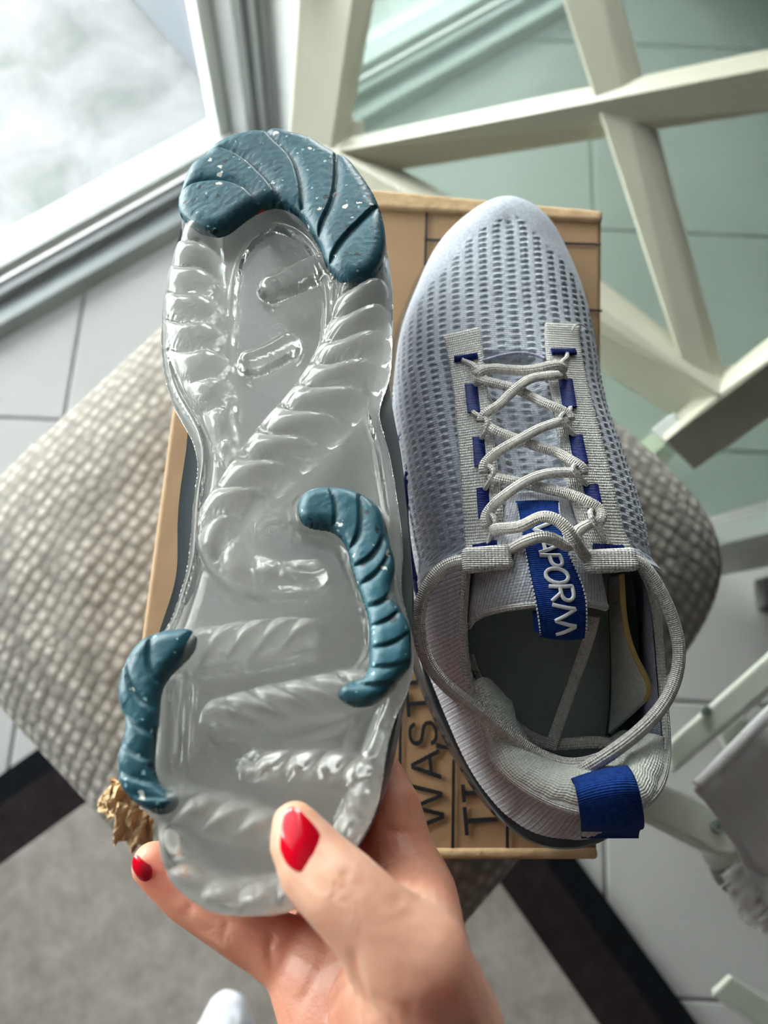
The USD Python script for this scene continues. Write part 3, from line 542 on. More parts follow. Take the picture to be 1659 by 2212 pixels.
# inside: insole and dark lining, cream heel lining
ins = np.array(Polygon(bs).buffer(-.006).exterior.coords)[:-1]
obj('insole', loft([np.c_[ins, np.full(len(ins), .031 + ZBX)], np.c_[ins, np.full(len(ins), .037 + ZBX)]]), 'insole_cloth', sh)
bi = np.arange(back[0] - 60, back[-1] + 61, 3)
inn_ = np.zeros((len(bi), 24, 3))
for a_, t in enumerate(np.linspace(0, 1, 24)):
    q = SURF[bi, int(round((1 - t) * (NV - 1)))]; inn_[:, a_] = np.c_[q[:, :2] - nb[bi] * (.0015 + .0045 * min(1, t * 3)), q[:, 2] + ZBX - .0015]
soft('inner_lining', inn_, 'knit_plain', sh)
# vault of the vamp seen from inside (dark cloth under the knit)
vi = np.array(run)[::6]; V2 = SURF[vi][:, ::6] - nrm[vi][:, ::6] * .0025 + [0, 0, ZBX]
soft('inner_lining', V2, 'inner_cloth', sh)
# padded heel lining: puffy cream roll just inside the rim, from the left ankle round the heel to the right
hi = np.where((tb > .30) & (tb < .80))[0]; hi = hi[::3]; hr = top[back][hi]; hn = nb[back][hi]
U_ = np.linspace(0, 1, len(hi)); env = np.clip(np.minimum(U_, 1 - U_) / .12, 0, 1) ** .6
prof_ = np.array([(.0012, -.0035), (.0000, .0005), (-.003, .0028), (-.0075, .0025), (-.012, -.0005), (-.0145, -.0065), (-.0155, -.016), (-.014, -.028), (-.011, -.042)])
prs = spline(prof_, 30)
PL = np.zeros((len(hi), 30, 3))
puck = meshkit.fbm(np.stack([U_[:, None] * 16 + 0 * prs[None, :, 0], prs[None, :, 1] * 60 + 0 * U_[:, None], 0 * U_[:, None] + 0 * prs[None, :, 0]], -1), 3, 3) - .5
for j in range(30):
    w_ = (prs[j, 0] if prs[j, 0] > 0 else prs[j, 0] * (.35 + .65 * env))
    PL[:, j, :2] = hr[:, :2] + hn * (w_ + .003 * puck[:, j])[:, None]; PL[:, j, 2] = hr[:, 2] + prs[j, 1] + ZBX + .0022 * puck[:, j]
soft('heel_lining', PL, 'lining_mesh', sh, label='cream padded heel lining')
# loose lining on the right with its foam edge
fe = np.array([at(*q, ZBX + z) for q, z in (((1343, 1240), .088), ((1346, 1300), .083), ((1356, 1370), .077), ((1378, 1430), .073), ((1402, 1485), .071), ((1396, 1512), .068))])
fes = spline(fe, 60); cord('foam_edge', fes, .0011, 'foam', sh, label='bare yellow foam edge of the lining')
low = np.array([at(*q, ZBX + .042) for q in [(1318, 1250), (1318, 1320), (1322, 1400), (1322, 1470), (1318, 1540), (1312, 1590)]]); ls = spline(low, 60)
G = fes[:, None] * (1 - np.linspace(0, 1, 16))[None, :, None] + ls[:, None] * np.linspace(0, 1, 16)[None, :, None]
soft('side_lining', G, 'lining_mesh', sh, thick=.0015); cord('lining_seam', ls + [0, 0, .001], .0012, 'teal_edge', sh)

# eyestay straps, stitched with blue bar tacks
def strap(Lp, Rp, n=50, m=12, dz=.0014):
    Ls, Rs = spline(np.array(Lp, float), n), spline(np.array(Rp, float), n)
    P = np.zeros((n, m, 3))
    for i in range(n):
        for j, t in enumerate(np.linspace(0, 1, m)): P[i, j] = on(*(Ls[i] * (1 - t) + Rs[i] * t), dz=0)
    P[..., 2] = gaussian_filter(P[..., 2], (2, 1.2), mode='nearest') + dz
    return P
SL = strap([(957, 730), (975, 820), (988, 940), (997, 1060), (1003, 1150), (1006, 1206)], [(1033, 712), (1051, 830), (1067, 956), (1081, 1062), (1092, 1150), (1096, 1200)])
SR = strap([(1176, 703), (1189, 851), (1207, 956), (1232, 1092), (1255, 1160), (1271, 1200)], [(1248, 706), (1262, 821), (1289, 926), (1319, 1047), (1346, 1160), (1366, 1206)])
for S_, nm in ((SL, 'eyestay_strap'), (SR, 'eyestay_strap')): soft(nm, S_, 'webbing', sh, thick=.0016)
for q_ in ([(1010, 1196), (1090, 1189), (1096, 1217), (1012, 1226)], [(1274, 1200), (1360, 1196), (1366, 1221), (1276, 1227)]):
    sp_ = trimesh.creation.icosphere(2, .0022).vertices; fm = hull(np.vstack([sp_ + at(*p_, ZBX + z_) for p_ in q_ for z_ in (.0985, .1045)])); fm = trimesh.Trimesh(*fm, process=True).subdivide_to_size(.0025); vv = np.array(fm.vertices)
    mesh_uv('strap_fold', (vv, np.array(fm.faces)), 'webbing', sh, vv[:, :2])
def tack(a, b, wpx, across=False):
    n = 26; q = np.linspace(0, 1, n)[:, None] * (np.array(b) - a)[None] + np.array(a)[None]; path = np.array([on(*t, dz=.0030) for t in q]); path[:, 2] = gaussian_filter(path[:, 2], 4, mode='nearest')
    dd = np.array(b, float) - a; dd /= np.linalg.norm(dd); pn = np.array([-dd[1], dd[0]]); wd_ = np.linalg.norm(on(*(np.array(a) + pn * wpx)) - on(*a))
    jag = 1 + .10 * np.sin(np.arange(n) * 2.4) * (1 if across else .3)
    v, f = tube(path, wd_ / 2 * jag, 14, .22 if not across else .5, nrm=np.array([0, .25, 1.0])); s = np.linspace(0, np.linalg.norm(path[-1] - path[0]), n)
    uv = np.stack(np.broadcast_arrays(s[:, None], np.linspace(0, wd_, 14)[None]), -1).reshape(-1, 2); uv = np.vstack([uv, uv[:1], uv[-1:]])
    mesh_uv('bar_tack', (v, f), 'blue_thread', sh, uv, None)
for a_, b_, w_, ac in (((981, 776), (1032, 768), 13, 1), ((1017, 830), (1024, 891), 27, 0), ((1033, 945), (1038, 1008), 25, 0), ((1043, 1054), (1048, 1120), 27, 0), ((1022, 1189), (1076, 1177), 13, 1),
                       ((1192, 759), (1243, 760), 13, 1), ((1221, 819), (1231, 880), 26, 0), ((1243, 940), (1256, 1001), 26, 0), ((1275, 1047), (1288, 1106), 28, 0), ((1280, 1180), (1346, 1184), 15, 1)): tack(a_, b_, w_, ac)
def lay(pts, r, name='lace', n=50, flat=.72, m='lace_yarn', label=None):     # pts: (px, py, height above the knit)
    p = np.array([on(q[0], q[1], dz=q[2]) for q in pts]); p[:, 2] = np.maximum(p[:, 2], p[:, 2])
    return cord(name, spline(p, n), r, m, sh, flat=flat, nrm=np.array([0, .25, 1.0]), label=label)
# thin cords that hold the lace, one per eyelet
for pts in ([(998, 777, .0035), (1014, 784, .0045), (1030, 800, .0075), (1033, 818, .005), (1024, 832, .004)], [(1022, 890, .0035), (1036, 898, .0055), (1053, 915, .008), (1050, 928, .007), (1040, 946, .0035)], [(1038, 1008, .0035), (1050, 1006, .006), (1066, 1020, .0085), (1060, 1036, .007), (1048, 1056, .0035)],
            [(1048, 1120, .0035), (1062, 1112, .007), (1070, 1126, .0085), (1064, 1148, .007), (1056, 1180, .0035)], [(1224, 764, .0035), (1218, 778, .006), (1212, 792, .0075), (1217, 808, .006), (1224, 820, .0035)], [(1231, 880, .0035), (1222, 892, .006), (1212, 906, .0085), (1222, 920, .007), (1240, 942, .0035)],
            [(1254, 1001, .0035), (1244, 1006, .007), (1238, 1014, .009), (1248, 1028, .007), (1270, 1050, .0035)], [(1284, 1106, .0035), (1276, 1104, .007), (1276, 1112, .009), (1292, 1140, .007), (1318, 1176, .0035)]):
    lay([(x_, y_, h_ * .86) for x_, y_, h_ in pts], .0010, 'eyelet_cord', 30, 1.0, 'webbing')
RL = .0021
lay([(1043, 780, .0022), (1080, 769, .0024), (1119, 763, .0024), (1150, 766, .0024), (1177, 776, .0022)], .0008, 'throat_seam', 40, 1.0, 'knit_plain')
lay([(1236, 716, .003), (1248, 700, .0045), (1264, 706, .004), (1280, 728, .003), (1287, 750, .0022)], .00035, 'loose_thread', 30, 1.0, 'white_thread')
lay([(1026, 812, .0055), (1040, 802, .006), (1100, 799, .0085), (1160, 797, .009), (1214, 793, .0065), (1218, 800, .005)], .0023)
lay([(1032, 818, .0045), (1060, 826, .006), (1117, 842, .0085), (1160, 863, .0085), (1201, 881, .006), (1226, 895, .0055), (1232, 908, .005)], RL)
lay([(1208, 812, .0045), (1178, 812, .007), (1160, 815, .009), (1123, 833, .0125), (1098, 855, .0115), (1069, 881, .0075), (1045, 898, .006), (1041, 912, .005)], RL)
lay([(1054, 919, .0045), (1070, 930, .006), (1129, 953, .0085), (1165, 966, .0085), (1201, 977, .006), (1243, 1000, .006), (1258, 1012, .006), (1258, 1024, .005)], RL)
lay([(1222, 908, .0045), (1200, 914, .007), (1159, 929, .0115), (1125, 948, .0125), (1093, 965, .0095), (1060, 988, .006), (1047, 1004, .006), (1047, 1022, .005)], RL)
lay([(1062, 1030, .0045), (1080, 1034, .006), (1129, 1044, .0085), (1180, 1056, .0085), (1231, 1068, .007), (1275, 1086, .006), (1296, 1102, .006), (1299, 1118, .006), (1292, 1128, .005)], RL)
lay([(1252, 1024, .0045), (1225, 1021, .007), (1171, 1026, .0115), (1125, 1046, .0125), (1090, 1070, .0095), (1062, 1096, .006), (1050, 1116, .006), (1054, 1138, .005)], RL)
TZ = .108
def air(pts, r, name='lace', n=90, label=None):                         # pts: (px, py, height above the box)
    return cord(name, spline(np.array([at(q[0], q[1], ZBX + q[2]) for q in pts]), n), r, 'lace_yarn', sh, flat=.78, label=label)
air([(1064, 1146, .1005), (1090, 1141, .106), (1129, 1135, .1115), (1177, 1116, .1155), (1213, 1131, .1160), (1238, 1161, .1150), (1258, 1192, .1090), (1275, 1212, .104)], RL)
air([(1290, 1128, .1010), (1268, 1136, .1040), (1250, 1146, .1070), (1240, 1160, .1100), (1234, 1176, .110), (1190, 1162, .1130), (1141, 1167, .112), (1112, 1182, .1060), (1085, 1200, .1025)], RL)
air([(1030, 1212, .1010), (1004, 1212, .0995), (960, 1226, .0975), (925, 1266, .0955), (906, 1320, .093), (908, 1380, .090), (930, 1440, .0875), (975, 1490, .087), (1050, 1548, .086), (1120, 1603, .083), (1190, 1642, .083), (1240, 1652, .086), (1290, 1642, .086), (1340, 1625, .082)], .0026)
air([(1345, 1210, .1010), (1372, 1212, .100), (1418, 1262, .0965), (1452, 1335, .0925), (1467, 1415, .0900), (1450, 1490, .0900), (1405, 1556, .0925), (1340, 1612, .0940), (1280, 1652, .0945), (1245, 1672, .089)], .0026)
air([(1012, 1415, .060), (1035, 1475, .060), (1075, 1530, .058), (1125, 1578, .058), (1180, 1605, .058), (1240, 1606, .061), (1330, 1612, .064)], .0023)
air([(1284, 1330, .075), (1268, 1390, .070), (1240, 1470, .064), (1208, 1560, .062), (1188, 1618, .061)], .0023)
# tongue and its woven label
def zgrid(rows, n=40, m=30):                                                # rows of (px, py, z) control points -> smooth sheet
    R = np.array([[at(*q[:2], ZBX + q[2]) for q in r] for r in rows]); A = np.array([spline(r, m, k=min(3, len(r) - 1)) for r in R])
    return np.stack([spline(A[:, j], n, k=min(3, len(rows) - 1)) for j in range(m)], 1)
TG = zgrid([[(1078, 1070, .0885), (1120, 1066, .094), (1165, 1064, .0955), (1210, 1066, .094), (1250, 1072, .0885)], [(1058, 1150, .091), (1110, 1145, .100), (1168, 1143, .1025), (1225, 1145, .100), (1272, 1155, .091)],
            [(1030, 1240, .089), (1090, 1225, .101), (1170, 1218, .105), (1245, 1225, .102), (1295, 1245, .093)], [(1012, 1352, .078), (1075, 1316, .096), (1170, 1304, .1035), (1260, 1302, .101), (1308, 1312, .095)]])
tk = .4 + .6 * np.clip(.5 + .8 * np.sin(np.arange(30)[None, :] * 2.05 + 0 * np.arange(40)[:, None]), 0, 1)
def dense(P, a, b): return np.stack([spline(c, b) for c in np.stack([spline(P[:, j], a) for j in range(P.shape[1])], 1)], 0)
TD_ = dense(TG, 60, 150); tk = .45 + .55 * np.clip(.5 + .8 * np.sin(np.arange(150)[None, :] * 2 * np.pi / 3.6 + 0 * np.arange(60)[:, None]), 0, 1)
soft('tongue', TD_, 'rib_knit', sh, knit=tk, thick=.002)
cord('tongue_hem', TD_[-1], .0015, 'webbing', sh, flat=1.)
LBr = [[(1114, 1085, .0985), (1160, 1083, .0995), (1206, 1085, .0985)], [(1126, 1150, .1045), (1170, 1150, .1055), (1214, 1150, .1045)], [(1136, 1205, .1065), (1184, 1205, .1075), (1230, 1203, .106)],
       [(1148, 1262, .107), (1203, 1262, .1085), (1256, 1262, .1065)], [(1160, 1322, .106), (1214, 1325, .107), (1266, 1322, .105)], [(1166, 1366, .101), (1215, 1372, .102), (1263, 1370, .100)], [(1168, 1366, .094), (1215, 1370, .094), (1260, 1368, .093)]]
LB = zgrid(LBr, 90, 16); lb = soft('tongue_label', LB, 'blue_twill', sh, thick=.0012)
obj('label_fold', sheet(zgrid([[(1151, 1320, .100), (1162, 1322, .101)], [(1156, 1362, .097), (1168, 1368, .098)]], 10, 6), .0012), 'blue_twill', sh)
for e in (0, -1):
    st = []
    for i in range(2, 84, 2):
        p = LB[i, e] + [0, 0, .0009]; st.append(rbox((.0005, .0009, .0005), .0001, p))
    obj('label_stitch', cat(st), 'white_thread', lb, kind='stuff', label='row of pale stitches')
def on_sheet(S, u, v, lift):                                                 # u along rows 0..1, v across 0..1 -> point
    i, j = u * (S.shape[0] - 1), v * (S.shape[1] - 1); i0, j0 = np.clip(i.astype(int), 0, S.shape[0] - 2), np.clip(j.astype(int), 0, S.shape[1] - 2); a, b = (i - i0)[:, None], (j - j0)[:, None]
    return (S[i0, j0] * (1 - a) * (1 - b) + S[i0 + 1, j0] * a * (1 - b) + S[i0, j0 + 1] * (1 - a) * b + S[i0 + 1, j0 + 1] * a * b) + np.array([0, 0, lift])
def letter(strokes, u0, u1, r=.0007):                                    # strokes in a unit box: x = reading direction (down the label), y = up (towards the right edge)
    ms = []
    for s in strokes:
        s = np.array(s, float); d = np.r_[0, np.cumsum(np.linalg.norm(np.diff(s, axis=0), axis=1))]; q = np.linspace(0, d[-1], max(8, int(d[-1] * 16))); s = np.stack([np.interp(q, d, s[:, c]) for c in (0, 1)], 1)
        p = on_sheet(LB, u0 + (u1 - u0) * s[:, 0], .30 + .46 * s[:, 1], .0011); ms.append(tube(p, r, 8, .6, nrm=np.array([0, -.3, 1.0])))
    return cat(ms)
th = np.linspace(0, 2 * np.pi, 20); arcp = lambda cx, cy, rx, ry, a, b: [(cx + rx * math.cos(t), cy + ry * math.sin(t)) for t in np.linspace(a, b, 14)]
glyphs = {'V': [[(0, 1), (.5, 0), (1, 1)]], 'A': [[(0, 0), (.5, 1), (1, 0)], [(.2, .35), (.8, .35)]], 'P': [[(0, 0), (0, 1), (.5, 1)] + arcp(.5, .73, .45, .27, math.pi / 2, -math.pi / 2) + [(0, .46)]],
          'O': [arcp(.5, .5, .5, .5, 0, 2 * math.pi)], 'R': [[(0, 0), (0, 1), (.5, 1)] + arcp(.5, .73, .45, .27, math.pi / 2, -math.pi / 2) + [(0, .46)], [(.4, .46), (1, 0)]], 'M': [[(0, 0), (.14, 1), (.48, .05), (.66, 1), (.98, .05)]]}
for g, u0, u1 in (('V', .17, .27), ('A', .285, .37), ('P', .385, .455), ('O', .465, .555), ('R', .575, .66), ('M', .68, .87)): obj('label_letter', letter(glyphs[g], u0, u1), 'white_thread', lb)
# blue heel pull tab
HT = zgrid([[(1236, 1704, .092), (1300, 1690, .093), (1362, 1682, .092)], [(1240, 1693, .1025), (1300, 1678, .105), (1362, 1668, .1025)], [(1246, 1712, .1065), (1312, 1700, .109), (1372, 1690, .106)], [(1252, 1752, .1035), (1322, 1748, .1055), (1384, 1738, .1025)],
            [(1256, 1790, .084), (1325, 1790, .085), (1388, 1785, .083)], [(1255, 1806, .058), (1320, 1806, .059), (1378, 1806, .057)]], 50, 20)
ht = soft('heel_tab', HT, 'blue_twill', sh, thick=.0018, label='blue twill pull tab on the heel')
obj('tab_fold', sheet(zgrid([[(1205, 1786, .050), (1232, 1776, .056), (1262, 1780, .062)], [(1214, 1806, .044), (1234, 1792, .050), (1262, 1808, .054)]], 10, 14), .0014), 'blue_twill', sh)
# blue outline of the side mark on the left flank
def flank(px, py, z): return at(px, py, ZBX + z)
mk = [flank(*q) for q in ((925, 934, .060), (905, 926, .056), (882, 932, .050), (862, 948, .044))]
cord('side_mark', spline(np.array(mk), 30), .0014, 'blue_thread', sh, flat=.9, label='blue stitched outline on the flank')
mk = [flank(*q) for q in ((925, 934, .060), (915, 950, .059), (893, 985, .054), (878, 1040, .050), (876, 1110, .049), (884, 1190, .050), (898, 1260, .050), (918, 1340, .050), (940, 1430, .048))]
cord('side_mark', spline(np.array(mk), 60), .0014, 'blue_thread', sh, flat=.9, label='blue stitched outline on the flank')
# ------------------------------------------------------------------ left sneaker, held up with its sole to the camera
# frame of the sole: origin, U (to the right), V (towards the toe), N (out of the sole, towards the camera)
IA, IB = 3.03, 5.00                                                       # 1/depth at the toe (row 275) and at the heel (row 1985)
def sdepth(py): return 1 / (IA + (IB - IA) * (py - 275) / 1710)
S0, S1, S2 = (atd(*q, sdepth(q[1])) for q in ((560, 1985), (560, 275), (860, 1985)))
LV = (S1 - S0) / np.linalg.norm(S1 - S0); LU = (S2 - S0); LU = LU - LV * (LU @ LV); LU /= np.linalg.norm(LU); LN = np.cross(LU, LV)
def sp(px, py, h=0.0):                                                    # pixel -> sole coordinates at height h above the tread plane
    d = ray(px, py); t = ((S0 + LN * h - CAM) @ LN) / (d @ LN); q = CAM + d * t - S0; return np.array([q @ LU, q @ LV])
def spp(pix, h=0.0): return np.array([sp(*q, h) for q in pix])
def w3(uv, h): uv = np.asarray(uv, float); return S0 + uv[..., :1] * LU + uv[..., 1:2] * LV + np.asarray(h)[..., None] * LN
ls_ = thing('sneaker', 'upturned knit sneaker held in the hand, clear bubble sole with teal rubber pads facing up', 'shoe', 'pair of knit sneakers', loc=tuple(w3(sp(580, 1200), np.array(0.0))))
OUT = [(600, 274), (662, 285), (720, 318), (775, 364), (818, 425), (838, 500), (849, 600), (848, 700), (838, 790), (820, 850), (838, 930), (852, 1000), (866, 1090), (872, 1180), (872, 1270), (889, 1330), (897, 1400), (888, 1460), (862, 1520), (842, 1580), (830, 1650), (812, 1740), (775, 1815), (722, 1890), (670, 1940),
       (600, 1978), (520, 1985), (450, 1978), (390, 1945), (348, 1900), (330, 1840), (318, 1775), (285, 1735), (258, 1695), (256, 1640), (266, 1580), (256, 1520), (260, 1440), (290, 1388), (335, 1345), (365, 1280), (388, 1200), (396, 1120), (404, 1040), (412, 980), (398, 915), (362, 850), (338, 770), (332, 690), (340, 620), (358, 540), (380, 470), (386, 415), (410, 360), (450, 318), (520, 284)]
outline = spline(spp(OUT, -.004), 700, closed=True); OPG = Polygon(outline); KO = cKDTree(outline)
TUBES = [  # centre line (px) with half width (px), rib pitch (m), rib skew
    ([(440, 470, 40), (420, 540, 62), (412, 640, 76), (424, 740, 74), (448, 830, 58), (474, 910, 36), (490, 970, 24)], .0135, -.55),
    ([(782, 560, 50), (782, 640, 62), (766, 730, 76), (720, 830, 88), (650, 910, 86), (578, 985, 82), (512, 1060, 74), (470, 1130, 62), (486, 1190, 52), (545, 1228, 46), (620, 1236, 40), (675, 1228, 33)], .0125, .35),
    ([(330, 1420, 48), (430, 1392, 48), (520, 1375, 44), (600, 1364, 42), (650, 1360, 40)], .0085, -.9),
    ([(830, 1470, 44), (760, 1482, 46), (660, 1500, 46), (560, 1520, 46), (466, 1538, 38)], .0090, .9),
    ([(800, 1680, 46), (720, 1660, 44), (640, 1655, 42), (548, 1652, 38)], .0085, -.9),
    ([(330, 1725, 40), (420, 1752, 44), (520, 1775, 44), (610, 1795, 42), (680, 1800, 36)], .0088, -.8),
    ([(352, 1790, 24), (362, 1850, 38), (400, 1905, 44), (470, 1942, 44), (550, 1950, 44), (620, 1930, 42), (690, 1880, 42), (745, 1810, 42), (778, 1740, 42), (790, 1680, 40)], .0105, -.5),
    ([(800, 1640, 24), (826, 1580, 22), (850, 1510, 20)], .01, 0.),
    ([(300, 1440, 46), (300, 1520, 46), (300, 1600, 44), (296, 1680, 44), (330, 1730, 40)], .02, 0.),
    ([(845, 1440, 46), (846, 1360, 48), (826, 1280, 46), (806, 1200, 48), (784, 1120, 56), (730, 1085, 46), (680, 1088, 44)], .02, 0.),
    ([(430, 440, 56), (480, 380, 80), (560, 350, 86), (650, 365, 90), (720, 430, 88), (762, 510, 76), (776, 560, 62)], .03, 0.)]
RIMS = [  # narrow raised lips
    ([(500, 870), (492, 780), (496, 660), (508, 570), (545, 505), (600, 480), (650, 500), (690, 560), (706, 640), (700, 730), (668, 820), (620, 890), (560, 930)], 11, .0035),
    ([(556, 1150), (560, 1115), (590, 1104), (620, 1112), (636, 1150)], 8, .0022),
    ([(392, 1700), (384, 1640), (388, 1540), (398, 1450)], 9, .0035), ([(392, 1704), (460, 1720), (540, 1742), (620, 1770)], 8, .003), ([(400, 1448), (520, 1440), (620, 1424), (660, 1405)], 7, .0022),
    ([(770, 1440), (796, 1400), (794, 1330), (776, 1260), (740, 1180), (700, 1150), (650, 1140), (628, 1110), (640, 1070)], 9, .0045), ([(440, 1580), (560, 1592), (700, 1580), (756, 1560), (752, 1600), (640, 1606)], 5, .0015),
    ([(400, 1820), (430, 1880), (500, 1905), (580, 1900), (640, 1860)], 9, .003), ([(720, 1820), (740, 1770), (756, 1720)], 7, .003)]
PEGS = [([(588, 612), (640, 590), (700, 566)], 34, .0075), ([(540, 776), (580, 760), (618, 738)], 32, .0075)]
HB, H0 = -.0105, -.0005                                                   # level of the sunk film, crest of the bubbles
def samp(pts, n=240):
    p = np.array(pts, float); c = spline(p[:, :2], n); hw = np.interp(np.linspace(0, 1, n), np.linspace(0, 1, len(p)), p[:, 2]) if p.shape[1] > 2 else None; return c, hw
def film(uv, ph=0.0):
    """Height of the clear film over the sole plane."""
    n = len(uv); h = np.full(n, HB); edge, _ = KO.query(uv); edge = np.where(shapely.contains_xy(OPG, uv[:, 0], uv[:, 1]), edge, 0.0)
    acc = np.zeros(n)
    for pts, pitch, skew in TUBES:
        c, hw = samp(pts); cs = np.array([sp(*q, -.004) for q in c]); sc = np.array([np.linalg.norm(sp(q[0] + 1, q[1], -.004) - sp(*q, -.004)) for q in c]); w = hw * sc
        tg = np.gradient(cs, axis=0); tg /= np.linalg.norm(tg, axis=1, keepdims=True); s = np.r_[0, np.cumsum(np.linalg.norm(np.diff(cs, axis=0), axis=1))]
        d, i = cKDTree(cs).query(uv, distance_upper_bound=.03); ok = np.isfinite(d); i = np.minimum(i, len(cs) - 1)
        q = np.where(ok, d / w[i], 9); lat = np.einsum('ij,ij->i', uv - cs[i], np.stack([-tg[i][:, 1], tg[i][:, 0]], 1))
        a = np.clip(1 - q ** 2, 0, 1) ** .55
        if pitch < .015:
            f = ((s[i] + skew * lat) / pitch + .12 * np.sin(lat * 300) + ph) % 1.0
            bead = np.sqrt(np.clip(1 - (2 * f - 1) ** 2, 0, 1)); step = 1 - .38 * f
            a = a * (.50 + .50 * bead * (1.2 - .45 * f))
        acc = np.maximum(acc, a)
    h = HB + (H0 - HB) * acc
    for pts, wpx, amp in RIMS + PEGS:
        c, _ = samp(pts); cs = np.array([sp(*q, -.006) for q in c]); sc = np.linalg.norm(sp(c[0][0] + 1, c[0][1], -.006) - sp(*c[0], -.006)); d, i = cKDTree(cs).query(uv, distance_upper_bound=.02)
        a = np.clip(1 - (np.where(np.isfinite(d), d, 9) / (wpx * sc)) ** 2, 0, 1) ** .5; h = np.maximum(h, HB + amp * a * 1.0)
    h += .00025 * (meshkit.fbm(np.c_[uv * 160, np.zeros(n)], 3, 2) - .5)
    k = np.clip(edge / .0045, 0, 1); lip = np.clip(1 - np.abs(edge - .0035) / .003, 0, 1)
    h = np.maximum(h, HB + .0040 * lip) ; h = (h + .016) * np.sqrt(np.clip(1 - (1 - k) ** 2, 0, 1)) - .016
    return h, acc
def masked_grid(pg, kd, ring_, step):
    """Grid triangles inside a polygon, their rim drawn onto its outline. Returns points and faces."""
    b = pg.bounds; gu, gv = np.arange(b[0] - step, b[2] + 2 * step, step), np.arange(b[1] - step, b[3] + 2 * step, step); U, V = np.meshgrid(gu, gv, indexing='ij')
    P = np.stack([U, V], -1).reshape(-1, 2); ins = shapely.contains_xy(pg, P[:, 0], P[:, 1]); f = grid_faces(len(gu), len(gv))
    keep = ins[f].sum(1) >= 2; f = f[keep]; d, i = kd.query(P); out = ~ins; P[out] = ring_[i[out]]
    near = ins & (d < step * .25); P[near] = ring_[i[near]]
    u, inv = np.unique(f, return_inverse=True); f = inv.reshape(f.shape); P = P[u]; keep = (f[:, 0] != f[:, 1]) & (f[:, 1] != f[:, 2]) & (f[:, 0] != f[:, 2])
    return P, f[keep]
def towards_n(v, f):
    n = np.cross(v[f[:, 1]] - v[f[:, 0]], v[f[:, 2]] - v[f[:, 0]]).sum(0); return f if n @ LN > 0 else f[:, ::-1]
fine = spline(outline, 4000, closed=True)
GP, GF = masked_grid(OPG, cKDTree(fine), fine, .00062)
gh, gacc = film(GP)
def closed(P, f, hb):
    A = w3(P[0], P[1]); B = w3(P[0], np.full(len(P[0]), hb)); f = towards_n(A, f); de = np.vstack([f[:, [0, 1]], f[:, [1, 2]], f[:, [2, 0]]]); key = np.sort(de, axis=1); _, inv, cnt = np.unique(key, axis=0, return_inverse=True, return_counts=True)
    de = de[cnt[inv.ravel()] == 1]; n = len(P[0])
    return np.vstack([A, B]), np.vstack([f, f[:, ::-1] + n, np.stack([de[:, 0], de[:, 0] + n, de[:, 1]], 1), np.stack([de[:, 1], de[:, 0] + n, de[:, 1] + n], 1)])
cm_ = closed((GP, gh), GF, -.0165); mesh_uv('clear_sole', cm_, 'clear_gel', ls_, np.zeros((len(cm_[0]), 2)), np.r_[gacc, gacc * 0], label='clear moulded bubble sole')
AP, AF = masked_grid(OPG.buffer(-.004), cKDTree(np.array(OPG.buffer(-.004).exterior.coords)), np.array(OPG.buffer(-.004).exterior.coords), .0011)
_, aacc = film(AP, .18); av3 = w3(AP, HB - .0022 + .0075 * aacc)
obj('air_pocket', (av3, towards_n(av3, AF)), 'clear_tube', ls_, smooth=True, label='inner wall of the clear air pockets')
# the plate behind the film, then the dark midsole and the knit upper further from the camera
PLT = np.array(OPG.buffer(-.0016).exterior.coords)[:-1]
def body(rings, m, name, label=None, n=360, smooth=50, cap0=True, cap1=True, low=0.):
    R = []
    for poly, h in rings:
        c = np.vstack([poly, poly[:1]]); d = np.r_[0, np.cumsum(np.linalg.norm(np.diff(c, axis=0), axis=1))]; k0 = int(np.argmax(poly[:, 1])); dd = (d[k0] + np.linspace(0, d[-1], n, endpoint=False)) % d[-1]
        uv_ = np.stack([np.interp(dd, d, c[:, 0]), np.interp(dd, d, c[:, 1])], 1); k_ = np.clip((uv_[:, 1] - .10) / .14, 0, 1); R.append(w3(uv_, -.034 + (h + .034) * (1 - low * k_ * k_ * (3 - 2 * k_)) if h < -.034 else np.full(n, float(h))))
    return obj(name, loft(R, cap0, cap1), m, ls_, smooth=smooth, label=label)
plain('plate_grey', 'c6c2c3', .55, bump=.35, scale=700., var=.05, vscale=60.)
body([(PLT, -.0205), (PLT, -.0170)], 'plate_grey', 'sole_plate', 'grey plate seen through the clear film', smooth=25)
def poly_off(P, d): return np.array(Polygon(P).buffer(d).simplify(.0001).exterior.coords)[:-1]
MID = [(600, 290), (670, 302), (730, 340), (780, 400), (820, 500), (832, 620), (836, 740), (846, 850), (866, 960), (880, 1080), (890, 1200), (894, 1300), (890, 1400), (872, 1500), (852, 1600), (826, 1700), (780, 1800), (710, 1890), (620, 1950), (520, 1965), (430, 1945), (370, 1890), (340, 1800), (320, 1700), (310, 1600), (310, 1500), (318, 1420), (345, 1330),
       (372, 1240), (376, 1130), (388, 1010), (398, 900), (372, 800), (352, 700), (356, 600), (380, 500), (408, 410), (450, 345), (520, 300)]
mid = spline(spp(MID, -.016), 400, closed=True)
plain('midsole_dark', '3c4346', .3)
body([(poly_off(mid, -.004), -.0200), (poly_off(mid, -.0004), -.0192), (mid, -.0215), (poly_off(mid, .0006), -.030), (poly_off(mid, -.002), -.034)], 'midsole_dark', 'midsole', 'dark grey midsole seen beside the waist')
ups = poly_off(mid, .0020)
def squeeze(P, f, dv=0.): c = P.mean(0); Q = P.copy(); Q[:, 0] = c[0] + (Q[:, 0] - c[0]) * f; Q[:, 1] = c[1] + (Q[:, 1] - c[1]) * (1 - (1 - f) * .35) + dv; return Q
